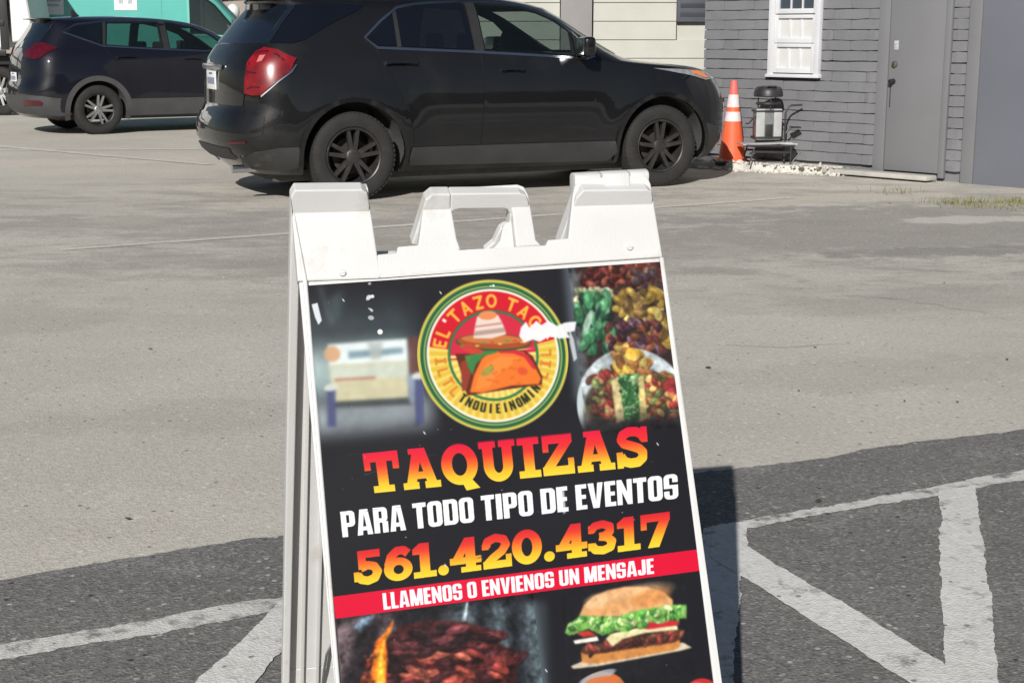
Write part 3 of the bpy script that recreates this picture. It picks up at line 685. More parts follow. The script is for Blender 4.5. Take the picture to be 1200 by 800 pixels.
p2([(-.36, -.10), (-.30, .0), (-.16, .06), (.06, .07), (.06, .03), (-.12, .0), (-.24, -.10), (-.30, -.24)], (58, 128, 66)); p2([(.06, .07), (.30, .05), (.46, -.04), (.56, -.24), (.50, -.22), (.40, -.06), (.26, .0), (.08, .02)], (206, 40, 56))
for k in range(16): e2(-.2+.6*RNG.random(), -.4+.32*RNG.random(), .03, .012, (200, 92, 34), RNG.uniform(-40, 40), .6, 2)
e2(-.10, -.20, .10, .05, (96, 160, 80), -30, .55, 4); e2(.36, -.24, .07, .05, (206, 50, 50), 20, .5, 4)
e2(.02, .17, .50, .115, (52, 84, 44), 6); e2(.02, .18, .48, .10, (164, 76, 38), 6); e2(.0, .21, .40, .06, (196, 116, 62), 6); e2(-.28, .10, .16, .045, (206, 66, 46), 22, .8)
p2([(-.24, .24), (-.20, .40), (-.16, .52), (-.02, .57), (.12, .52), (.17, .40), (.20, .26), (.0, .22)], (226, 208, 196)); e2(-.02, .53, .12, .06, (226, 138, 86)); p2([(-.23, .27), (.20, .29), (.185, .35), (-.215, .33)], (180, 150, 140)); p2([(-.21, .38), (.17, .40), (.16, .42), (-.20, .40)], (190, 120, 110))
for k in range(9): e2(-.4+k*.1, .16+.02*math.sin(k*2.2), .03, .012, ((90, 140, 70), (210, 60, 50), (236, 190, 80))[k % 3], 6, .9, 1)
soften(484, 322, 672, 510, 2)
_a, _b = lay(484, 322), lay(672, 510); _s = IMG[int(_a[1]):int(_b[1]), int(_a[0]):int(_b[0])]; _g = _s.mean(2, keepdims=True); _s[:] = (_s*.84 + _g*.16)*.93
# scuffs and torn film: bare white where the print has come off
def scuff(cx, cy, n, sx, sy, smin, smax, c=(232, 233, 236)):
    for _ in range(n): ell(cx+RNG.normal()*sx, cy+RNG.normal()*sy, RNG.uniform(smin, smax)*1.5, RNG.uniform(smin, smax), c, RNG.uniform(.6, 1), .7, RNG.uniform(-60, 60))
poly([(610, 384), (616, 377), (620, 384), (628, 376), (634, 381), (642, 376), (652, 382), (662, 378), (675, 377), (673, 388), (664, 390), (668, 396), (655, 397), (644, 394), (632, 401), (624, 398), (614, 402), (608, 394)], (238, 239, 242), .95, .8)
scuff(640, 388, 22, 16, 4, .6, 2.4, (240, 240, 242)); poly([(666, 384), (672, 398), (676, 420), (672, 424), (667, 402)], (216, 222, 226), .8, 1)
poly([(365, 357), (372, 355), (377, 376), (373, 381), (369, 372)], (226, 230, 236), .95, .6); scuff(430, 350, 4, 3, 10, .8, 2.6); scuff(432, 366, 3, 3, 4, 1, 2.6); ell(445, 389, 3, 3, (240, 240, 238), 1, .7); scuff(576, 336, 3, 2, 2, .8, 1.8)
for _ in range(60): ell(RNG.uniform(365, 830), RNG.uniform(325, 930), RNG.uniform(.3, 1.0), RNG.uniform(.3, .9), (190, 192, 198), RNG.uniform(.25, .8), .4)
for (x, y) in ((497, 507), (516, 343), (402, 352), (640, 785), (522, 662), (770, 520)): ell(x, y, 2.2, .8, (214, 214, 220), .9, .5, 60)
for _ in range(10):
    x, y = RNG.uniform(400, 780), RNG.uniform(520, 900); poly([(x, y), (x+RNG.uniform(8, 26), y-RNG.uniform(-3, 6)), (x+4, y+.5)], (84, 86, 94), .5, .3)
poly([(658, 575), (661, 575), (663, 600), (660, 602)], (240, 240, 240), .8, .8)
# print to reflectance: what the sun shows as these tones on the leaning sheet
A = np.clip(IMG, 0, 255)/255; A = np.where(A <= .04045, A/12.92, ((A+.055)/1.055)**2.4)
A = np.clip(A/POSTER_GAIN, 0, .82)
A = np.where(A <= .0031308, A*12.92, 1.055*A**(1/2.4)-.055)
img = bpy.data.images.new('poster_print', PW, PH)
buf = np.ones((PH, PW, 4), np.float32); buf[..., :3] = A[::-1]
img.pixels.foreach_set(buf.ravel()); img.update(); img.pack()
M_POSTER = bpy.data.materials.new('poster_print'); M_POSTER.use_nodes = True
nt = M_POSTER.node_tree; pb = nt.nodes['Principled BSDF']; tex = nt.nodes.new('ShaderNodeTexImage'); tex.image = img; tex.interpolation = 'Cubic'
uvn = nt.nodes.new('ShaderNodeUVMap'); nt.links.new(uvn.outputs[0], tex.inputs[0]); nt.links.new(tex.outputs[0], pb.inputs['Base Color'])
pb.inputs['Roughness'].default_value = .5; pb.inputs['Specular IOR Level'].default_value = .14
nz = nt.nodes.new('ShaderNodeTexNoise'); nz.inputs['Scale'].default_value = 9; nb = nt.nodes.new('ShaderNodeBump'); nb.inputs['Strength'].default_value = .08; nb.inputs['Distance'].default_value = .01
tcn = nt.nodes.new('ShaderNodeTexCoord'); nt.links.new(tcn.outputs['Object'], nz.inputs[0]); nt.links.new(nz.outputs[0], nb.inputs['Height']); nt.links.new(nb.outputs[0], pb.inputs['Normal'])
bm = BM(); uvl = bm.loops.layers.uv.new('UVMap'); NX, NY = 12, 18
G = [[bm.verts.new(F(.61*i/NX, .158+.914*j/NY, .0015+.0022*math.sin(i*.9+.3*j)*math.sin(j*.7)*(0 < i < NX))) for i in range(NX+1)] for j in range(NY+1)]
for j in range(NY):
    for i in range(NX):
        f = bm.faces.new((G[j+1][i], G[j+1][i+1], G[j][i+1], G[j][i]))
        for l, (a, b) in zip(f.loops, ((i, j+1), (i+1, j+1), (i+1, j), (i, j))): l[uvl].uv = (a/NX, 1-b/NY)
poster = finish(bm, 'poster', M_POSTER, front, sharp=80)
# ------------------------------------------------------------------ vehicles
def pchip(xs, ys):
    n=len(xs); h=[xs[i+1]-xs[i] for i in range(n-1)]; d=[(ys[i+1]-ys[i])/h[i] for i in range(n-1)]
    m=[0.0]*n; m[0]=d[0]; m[-1]=d[-1]
    for i in range(1,n-1):
        if d[i-1]*d[i]<=0: m[i]=0.0
        else:
            w1=2*h[i]+h[i-1]; w2=h[i]+2*h[i-1]; m[i]=(w1+w2)/(w1/d[i-1]+w2/d[i])
    def f(x):
        if x<=xs[0]: return ys[0]
        if x>=xs[-1]: return ys[-1]
        i=0
        while x>xs[i+1]: i+=1
        t=(x-xs[i])/h[i]; t2=t*t; t3=t2*t
        return (2*t3-3*t2+1)*ys[i]+(t3-2*t2+t)*h[i]*m[i]+(-2*t3+3*t2)*ys[i+1]+(t3-t2)*h[i]*m[i+1]
    return f
class CarShape:
    bul=()
    """A car body as a stack of horizontal slices: rear end, front end, half width and corner lengths at each height."""
    def __init__(s, rear, front, width, rr, rf, p=2.6):
        s.xr=pchip(*zip(*rear)); s.xf=pchip(*zip(*front)); s.w=pchip(*zip(*width)); s.rr=pchip(*zip(*rr)); s.rf=pchip(*zip(*rf)); s.p=p
    def sl(s, z):
        a,b,w,r,q=s.xr(z),s.xf(z),s.w(z),s.rr(z),s.rf(z); L=b-a
        if r+q>L*.95: k=L*.95/(r+q); r*=k; q*=k
        return a,b,w,r,q
    def Y(s, x, z):
        a,b,w,r,q=s.sl(z); p=s.p; g=1.0
        if x<a+r: u=min(1,max(0,(a+r-x)/r)); g*=(1-u**p)**(1/p)
        if x>b-q: u=min(1,max(0,(x-b+q)/q)); g*=(1-u**p)**(1/p)
        for bx,bz,ba in s.bul:                       # the swell of the wings round the wheels
            d=math.hypot(x-bx,z-bz)
            if z>.3: g+=ba*math.exp(-((d-.47)/.13)**2)/w
        return w*g
    def side(s, x, z): return (x, -s.Y(x,z), z)
    def X(s, y, z):
        a,b,w,r,q=s.sl(z); u=min(.999,abs(y)/w); return a+r*(1-(1-u**s.p)**(1/s.p))
    def back(s, y, z): return (s.X(y,z), y, z)
    def XF(s, y, z):
        a,b,w,r,q=s.sl(z); u=min(.999,abs(y)/w); return b-q*(1-(1-u**s.p)**(1/s.p))
    def nose(s, y, z): return (s.XF(y,z), y, z)
    def rcorner(s, t, z):     # t 0 at the middle of the back, 1 where the side begins, beyond 1 metres along the side
        a,b,w,r,q=s.sl(z); e=2/s.p
        if t>=1: return (a+r+(t-1), -w, z)
        an=t*math.pi/2; return (a+r*(1-max(0,math.cos(an))**e), -w*math.copysign(abs(math.sin(an))**e, an), z)
    def fcorner(s, t, z):
        a,b,w,r,q=s.sl(z); e=2/s.p
        if t>=1: return (b-q-(t-1), -w, z)
        an=t*math.pi/2; return (b-q*(1-max(0,math.cos(an))**e), -w*math.copysign(abs(math.sin(an))**e, an), z)
SUV=CarShape(
 rear=[(.2,-.74),(.3,-.87),(.4,-.985),(.52,-1.02),(.62,-1.01),(.71,-.97),(.76,-.935),(.95,-.93),(1.1,-.915),(1.19,-.865),(1.3,-.78),(1.45,-.66),(1.57,-.565),(1.605,-.60),(1.64,-.55),(1.67,-.3),(1.69,.05),(1.705,.45)],
 front=[(.2,3.56),(.3,3.70),(.5,3.765),(.7,3.76),(.85,3.71),(.95,3.65),(1.01,3.56),(1.05,3.42),(1.075,3.2),(1.095,2.98),(1.115,2.8),(1.15,2.68),(1.3,2.41),(1.45,2.18),(1.54,2.03),(1.61,1.82),(1.66,1.5),(1.69,1.05),(1.705,.6)],
 width=[(.2,.80),(.28,.86),(.4,.90),(.55,.915),(.75,.92),(.95,.908),(1.05,.89),(1.15,.862),(1.25,.82),(1.4,.752),(1.5,.70),(1.57,.655),(1.62,.59),(1.66,.48),(1.69,.31),(1.705,.12)],
 rr=[(.2,.5),(.6,.46),(.9,.42),(1.2,.42),(1.5,.40),(1.7,.4)],
 rf=[(.2,.62),(.6,.62),(.9,.6),(1.1,.6),(1.3,.6),(1.7,.6)])
CUV=CarShape(
 rear=[(.22,-.80),(.32,-.92),(.45,-.985),(.6,-1.0),(.7,-.98),(.78,-.94),(.95,-.925),(1.1,-.90),(1.2,-.86),(1.35,-.76),(1.5,-.66),(1.58,-.62),(1.61,-.64),(1.64,-.5),(1.665,-.1),(1.675,.4)],
 front=[(.22,3.45),(.32,3.55),(.5,3.6),(.7,3.59),(.85,3.5),(.95,3.35),(1.0,3.1),(1.04,2.7),(1.07,2.6),(1.12,2.48),(1.3,2.22),(1.45,1.97),(1.56,1.7),(1.63,1.3),(1.665,.8),(1.675,.5)],
 width=[(.22,.82),(.3,.87),(.45,.91),(.65,.925),(.85,.925),(1.0,.905),(1.1,.88),(1.25,.80),(1.4,.73),(1.52,.67),(1.58,.62),(1.63,.5),(1.66,.34),(1.675,.12)],
 rr=[(.2,.45),(.9,.42),(1.2,.42),(1.7,.4)],
 rf=[(.2,.6),(.9,.6),(1.7,.5)])

def slab(outline, fn, off, depth, name, m, parent, step=.07, flip=False, mirror=False, bend=None):
    """a body panel: a 2D outline laid on the car's surface, standing proud by off with its rim turned in by depth"""
    bm = BM(); bm.faces.new([bm.verts.new((a, b, 0)) for a, b in outline])
    xs = [p[0] for p in outline]; zs = [p[1] for p in outline]
    for ax, lo, hi in ((0, min(xs), max(xs)), (1, min(zs), max(zs))):
        k = max(1, int((hi-lo)/step))
        for i in range(1, k):
            co = [0, 0, 0]; co[ax] = lo+(hi-lo)*i/k; no = [0, 0, 0]; no[ax] = 1
            bmesh.ops.bisect_plane(bm, geom=bm.verts[:]+bm.edges[:]+bm.faces[:], plane_co=co, plane_no=no, dist=1e-6)
    sg = -1 if flip else 1; e = 2e-3; base = {}
    for v in bm.verts:
        a, b = v.co.x, v.co.y
        P = Vector(fn(a, b)); n = (Vector(fn(a+e, b))-Vector(fn(a-e, b))).cross(Vector(fn(a, b+e))-Vector(fn(a, b-e)))
        n = n.normalized()*sg if n.length > 1e-12 else Vector((0, -1, 0))
        base[v] = (P, n)
    rim = [ed for ed in bm.edges if len(ed.link_faces) == 1]
    back = {}
    for ed in rim:
        for v in ed.verts:
            if v not in back: P, n = base[v]; back[v] = bm.verts.new(P+n*(off-depth))
    for v, (P, n) in base.items(): v.co = P+n*off
    for ed in rim: bm.faces.new((ed.verts[0], ed.verts[1], back[ed.verts[1]], back[ed.verts[0]]))
    if mirror:
        for v in bm.verts: v.co.y = -v.co.y
    bmesh.ops.recalc_face_normals(bm, faces=bm.faces)
    return finish(bm, name, m, parent, sharp=32)
def band(pts, w, closed=False):
    """outline pieces of a strip of width w along a 2D line"""
    P = [Vector(p) for p in pts]; n = len(P); L = []; Rr = []
    for i, p in enumerate(P):
        a = P[(i-1) % n] if closed or i > 0 else p; b = P[(i+1) % n] if closed or i < n-1 else p
        t = (b-a).normalized(); q = Vector((-t.y, t.x)); L.append(p+q*w/2); Rr.append(p-q*w/2)
    m = n if closed else n-1
    return [[tuple(Rr[i]), tuple(Rr[(i+1) % n]), tuple(L[(i+1) % n]), tuple(L[i])] for i in range(m)]
def trim(pts, w, fn, off, depth, name, m, parent, closed=False, mirror=False, flip=False):
    """a moulding along a line on the surface, one mesh"""
    P = [Vector(p) for p in pts]; n = len(P); bm = BM(); rows = []; e = 2e-3; sg = -1 if flip else 1
    for i, p in enumerate(P):
        a = P[(i-1) % n] if closed or i > 0 else p; b = P[(i+1) % n] if closed or i < n-1 else p
        t = (b-a).normalized(); q = Vector((-t.y, t.x)); r = []
        for s, o_ in ((.5, off-depth), (.5, off), (-.5, off), (-.5, off-depth)):
            c = p+q*w*s; X = Vector(fn(c.x, c.y)); nn = (Vector(fn(c.x+e, c.y))-Vector(fn(c.x-e, c.y))).cross(Vector(fn(c.x, c.y+e))-Vector(fn(c.x, c.y-e)))
            r.append(bm.verts.new(X + nn.normalized()*o_*sg))
        rows.append(r)
    for i in range(n if closed else n-1):
        A_, B_ = rows[i], rows[(i+1) % n]
        for k in range(3): bm.faces.new((A_[k], B_[k], B_[k+1], A_[k+1]))
    if not closed: bm.faces.new(rows[0]); bm.faces.new(rows[-1][::-1])
    if mirror:
        for v in bm.verts: v.co.y = -v.co.y
    bmesh.ops.recalc_face_normals(bm, faces=bm.faces)
    return finish(bm, name, m, parent, sharp=40)
def shell_mesh(S, zs, bulges=(), ns=56, nc=13):
    bm = BM(); rings = []
    for z in zs:
        pts = [S.rcorner(i/nc, z) for i in range(nc)]
        a, b, w, r, q = S.sl(z); pts += [(a+r+(b-q-a-r)*i/ns, -w, z) for i in range(ns+1)]
        pts += [S.fcorner(1-i/nc, z) for i in range(1, nc+1)]
        full = [(x, -S.Y(x, z) if abs(y) > .3*w and a+.02 < x < b-.02 else y, z) for x, y, z in pts]
        full = full + [(x, -y, z) for x, y, z in full[-2:0:-1]]
        rings.append([bm.verts.new(p) for p in full])
    n = len(rings[0])
    for A_, B_ in zip(rings, rings[1:]):
        for k in range(n): bm.faces.new((A_[k], A_[(k+1) % n], B_[(k+1) % n], B_[k]))
    bm.faces.new(rings[0][::-1]); bm.faces.new(rings[-1])
    bmesh.ops.recalc_face_normals(bm, faces=bm.faces)
    return bm
def carve(o, cutters):
    """cut solids out of a body and keep the result as its mesh"""
    for c in cutters:
        md = o.modifiers.new('cut', 'BOOLEAN'); md.operation = 'DIFFERENCE'; md.solver = 'EXACT'; md.object = c
    bpy.context.view_layer.update(); dg = bpy.context.evaluated_depsgraph_get(); dg.update()
    me = bpy.data.meshes.new_from_object(o.evaluated_get(dg)); old = o.data; nm = old.name
    o.modifiers.clear(); o.data = me; bpy.data.meshes.remove(old); me.name = nm
    for p in me.polygons: p.use_smooth = True
    me.set_sharp_from_angle(angle=math.radians(28))
    for c in cutters: d = c.data; bpy.data.objects.remove(c); bpy.data.meshes.remove(d)
def dense(lo, hi, step): n = max(1, int(round((hi-lo)/step))); return [lo+(hi-lo)*i/n for i in range(n+1)]
def car_body(S, root, paint, dark, zs, wheels, ra, holes, front_hole, back_hole, cabin):
    o = finish(shell_mesh(S, zs), 'body', [paint, dark], root)
    cut = []
    bm = BM()
    for x, z in wheels:
        for sy in (-1, 1):
            bmesh.ops.create_cone(bm, cap_ends=True, segments=44, radius1=ra, radius2=ra, depth=.5, matrix=Matrix.Translation((x, sy*.82, z)) @ Matrix.Rotation(math.pi/2, 4, 'X'))
    for f in bm.faces: f.material_index = 1
    cut.append(finish(bm, 'cutter', [paint, dark], root, smooth=False))
    z0, z1, inset = cabin
    class In: pass
    bm = BM(); rings = []
    for z in dense(z0, z1, .06):
        a, b, w, r, q = S.sl(z); a += .13; b = min(b-.12, S.xf(1.14)-.25 if z < 1.14 else 9); w -= inset if z > .93 else .40; ring = []
        a2 = a; corner = .18
        ring = [(a2+corner, -w), (b-corner, -w), (b, -w+corner), (b, w-corner), (b-corner, w), (a2+corner, w), (a2, w-corner), (a2, -w+corner)]
        rings.append([bm.verts.new((x, y, z)) for x, y in ring])
    for A_, B_ in zip(rings, rings[1:]):
        for k in range(8): bm.faces.new((A_[k], A_[(k+1) % 8], B_[(k+1) % 8], B_[k]))
    bm.faces.new(rings[0][::-1]); bm.faces.new(rings[-1]); bmesh.ops.recalc_face_normals(bm, faces=bm.faces)
    for f in bm.faces: f.material_index = 1
    cut.append(finish(bm, 'cutter', [paint, dark], root, smooth=False))
    bm = BM()
    for h in holes: prism(bm, h, lambda a, b, d: (a, d, b), -1.3, 1.3, 1)
    bmesh.ops.recalc_face_normals(bm, faces=bm.faces); cut.append(finish(bm, 'cutter', [paint, dark], root, smooth=False))
    bm = BM()
    prism(bm, front_hole[0], lambda a, b, d: (d, a, b), *front_hole[1], 1); prism(bm, back_hole[0], lambda a, b, d: (d, a, b), *back_hole[1], 1)
    bmesh.ops.recalc_face_normals(bm, faces=bm.faces); cut.append(finish(bm, 'cutter', [paint, dark], root, smooth=False))
    carve(o, cut)
    return o
def shrink(poly_, d):
    c = Vector((sum(p[0] for p in poly_)/len(poly_), sum(p[1] for p in poly_)/len(poly_))); out = []
    for p in poly_: v = Vector(p)-c; out.append(tuple(c+v*(1-d/max(v.length, .01))))
    return out

M_TYRE = mat('tyre_rubber', (.020, .0185, .0175), .85, var=.25, vscale=9, bump=.25, bscale=60, dirt=(.05, .045, .041), dscale=5, dthr=.6)
M_WELL = mat('wheel_well_plastic', (.075, .073, .072), .85, var=.3, vscale=5)
M_BLACKRIM = mat('black_rim', (.040, .037, .036), .42, .3, var=.2, vscale=10, dirt=(.10, .085, .07), dscale=8, dthr=.55)
M_SILVER = mat('silver_alloy', (.45, .45, .46), .35, .85, var=.1)
M_BRAKE = mat('brake_metal', (.07, .055, .045), .6, .5, var=.3)
M_TRIM = mat('black_trim', (.018, .018, .019), .5, var=.2)
M_CHROME = mat('chrome_trim', (.55, .56, .58), .22, 1.0, var=.08)
M_PLATE = mat('plate_white', (.72, .73, .74), .45, var=.1, vscale=40)
M_PLATETXT = mat('plate_print', (.10, .12, .2), .5)
M_SEAT = mat('seat_cloth', (.035, .034, .034), .9, var=.2, bump=.2)
M_RED = mat('red_lens', (.18, .0035, .007), .3, coat=.35, var=.5, vscale=11, spec=.6)
M_DARKRED = mat('dark_red_lens', (.07, .003, .009), .22, coat=.5, var=.3, vscale=14)
M_LENS = mat('pale_lens', (.50, .16, .16), .25, coat=.5)
M_AMBER = mat('amber_lens', (.75, .22, .06), .2, coat=.8)
M_LAMP = mat('lamp_clear', (.22, .23, .25), .12, coat=1., var=.3, vscale=22)

def wheel(parent, x, y, r, w, out, style):
    """tyre, rim and spokes; out = -1 or 1 is the side it faces"""
    Mx = Matrix.Translation((x, y, r)) @ Matrix.Rotation(math.pi/2*(1 if out < 0 else -1), 4, 'X')      # local +Z looks outward
    k = r/.362; h = w/2
    root = BM(); prof = [(.232*k, h-.018), (.246*k, h-.002), (.285*k, h+.006), (.325*k, h+.003), (.345*k, h-.010), (.357*k, h-.030), (.3615*k, h-.055), (.362*k, .0)]
    prof = prof + [(a, -b) for a, b in prof[-2::-1]]
    lathe(root, prof, Mx, 56, 0, cap=False)
    for i in range(56):                                    # shoulder blocks of the tread
        a = i*2*math.pi/56
        for sgn in (1, -1): box(root, Mx @ Vector((math.cos(a)*.3512*k, math.sin(a)*.3512*k, sgn*(h-.028))), (.013*k, .026*k, .03), (Mx.to_3x3() @ Matrix.Rotation(a, 3, 'Z')))
    t = finish(root, 'tyre', M_TYRE, parent, sharp=30)
    bm = BM()
    lathe(bm, [(.236*k, h-.016), (.228*k, h-.006), (.218*k, h-.012), (.212*k, h-.05), (.20*k, -h+.03), (.236*k, -h+.016)], Mx, 48, 0, cap=False)
    ms = [M_BLACKRIM if style == 'black' else M_TRIM, M_BRAKE, M_SILVER if style != 'black' else M_BLACKRIM]
    lathe(bm, [(.0, -.03), (.15*k, -.03), (.15*k, -.012), (.0, -.012)], Mx, 32, 1)
    lathe(bm, [(.0, h-.070), (.060*k, h-.070), (.060*k, h-.028), (.045*k, h-.020), (.028*k, h-.018), (.0, h-.016)], Mx, 24, 2 if style != 'black' else 0)
    for i in range(5):
        A0 = i*2*math.pi/5 + (.31 if style == 'black' else .1)
        for s in (-1, 1):
            a = A0+s*.19; c, d = Vector((math.cos(A0+s*.30), math.sin(A0+s*.30))), Vector((math.cos(a), math.sin(a)))
            p0 = c*.045*k; p1 = d*.216*k; t_ = (p1-p0).normalized(); n_ = Vector((-t_.y, t_.x)); w0, w1 = .019*k, .0145*k
            q = [p0+n_*w0, p0-n_*w0, p1-n_*w1, p1+n_*w1]
            top = [bm.verts.new(Mx @ Vector((v.x, v.y, h-.030+(.008 if j > 1 else 0)))) for j, v in enumerate(q)]; bot = [bm.verts.new(Mx @ Vector((v.x*1., v.y, h-.064))) for v in q]
            fs = [bm.faces.new(top)] + [bm.faces.new((bot[j], bot[(j+1) % 4], top[(j+1) % 4], top[j])) for j in range(4)]
            for f in fs: f.material_index = 2
    for i in range(5):
        a = i*2*math.pi/5; lathe(bm, [(.0, h-.03), (.010, h-.03), (.010, h-.020), (.0, h-.019)], Mx @ Matrix.Translation((math.cos(a)*.040*k, math.sin(a)*.040*k, 0)), 8, 1)
    bmesh.ops.recalc_face_normals(bm, faces=bm.faces)
    return finish(bm, 'rim', ms, t, bevel=0, sharp=30)
def plate(root, S, z, y0=0., size=(.305, .152), text=True):
    x = S.X(y0, z)-.014; bm = BM(); box(bm, (x, y0, z), (.012, size[0], size[1])); p = finish(bm, 'licence_plate', M_PLATE, root, bevel=.003)
    if text:
        bm = BM()
        for k in range(6): box(bm, (x-.0065, y0+.105-.042*k, z-.005), (.002, .026, .055))
        box(bm, (x-.0065, y0, z+.055), (.002, .12, .014)); finish(bm, 'plate_print', M_PLATETXT, p)
def seats(root, x0, x1, w=.5, top=1.12):
    for x, ys in ((x1, (-.38, .38)), (x0, (-.40, .40))):
        for y in ys:
            bm = BM(); box(bm, (x, y, .55), (.52, w, .22)); box(bm, (x-.32, y, .85), (.16, w, .68), Matrix.Rotation(-.2, 3, 'Y')); box(bm, (x-.42, y, top+.14), (.10, .26, .17)); finish(bm, 'seat', M_SEAT, root, bevel=.04)

# ---- charcoal SUV, side on, tail to the left
M_CHAR = mat('charcoal_paint', (.0042, .0044, .0056), .5, .0, coat=1., var=.2, vscale=3, dirt=(.012, .011, .0105), dscale=2.2, dthr=.54, spec=.2)
M_CLAD = mat('grey_cladding', (.034, .033, .033), .62, var=.15, vscale=6, dirt=(.07, .066, .062), dscale=4, dthr=.6)
M_GLASS = glass_mat('privacy_glass', (.005, .006, .010), .015)
M_GLASSF = glass_mat('door_glass', (.008, .011, .013), .55)
M_BACKGL = glass_mat('rear_glass', (.008, .012, .02), .04); M_BACKGL.node_tree.nodes['Principled BSDF'].inputs['IOR'].default_value = 2.1
SUV.bul = [(0, .36, .022), (2.858, .36, .026)]
suv = thing('car', 'charcoal suv with red tail lamp and black wheels parked behind the sign', 'car', (-1.64987, 13.0557, 0), .415474)
W0 = [(.143, 1.308), (.30, 1.44), (.464, 1.548), (.6, 1.572), (.745, 1.585), (1.06, 1.60), (1.367, 1.592), (1.6, 1.572), (1.767, 1.54), (1.939, 1.458), (2.06, 1.362), (2.15, 1.24), (2.20, 1.144), (2.12, 1.130), (1.585, 1.163), (.966, 1.195), (.239, 1.226)]
G1 = [(.175, 1.305), (.32, 1.425), (.418, 1.498), (.412, 1.246), (.255, 1.246)]
G2 = [(.448, 1.518), (.6, 1.556), (.745, 1.568), (1.06, 1.583), (1.09, 1.225), (.966, 1.215), (.444, 1.242)]
G3 = [(1.165, 1.582), (1.367, 1.575), (1.6, 1.556), (1.755, 1.522), (1.92, 1.446), (2.035, 1.355), (2.03, 1.155), (1.585, 1.183), (1.175, 1.212)]
zs = [.22, .25, .29, .34, .40, .46, .52, .58, .64, .69, .73, .77, .82, .88, .94, .99, 1.02, 1.045, 1.06, 1.075, 1.09, 1.10, 1.112, 1.13, 1.15, 1.19, 1.24, 1.29, 1.34, 1.39, 1.44, 1.49, 1.53, 1.56, 1.585, 1.605, 1.625, 1.64, 1.655, 1.667, 1.68, 1.69, 1.698, 1.705]
car_body(SUV, suv, M_CHAR, M_WELL, zs, [(0, .37), (2.858, .37)], .437, [shrink(G1, .012), shrink(G2, .015), shrink(G3, .015)],
         ([(-.6, 1.19), (.6, 1.19), (.56, 1.54), (-.56, 1.54)], (1.7, 3.0)), ([(-.52, 1.27), (.52, 1.27), (.46, 1.53), (-.46, 1.53)], (-1.2, -.35)), (.5, 1.60, .07))
SD = SUV.side
def arch_pts(cx, r, a0, a1, n=14): return [(cx+r*math.cos(math.radians(a0+(a1-a0)*i/n)), .37+r*math.sin(math.radians(a0+(a1-a0)*i/n))) for i in range(n+1)]
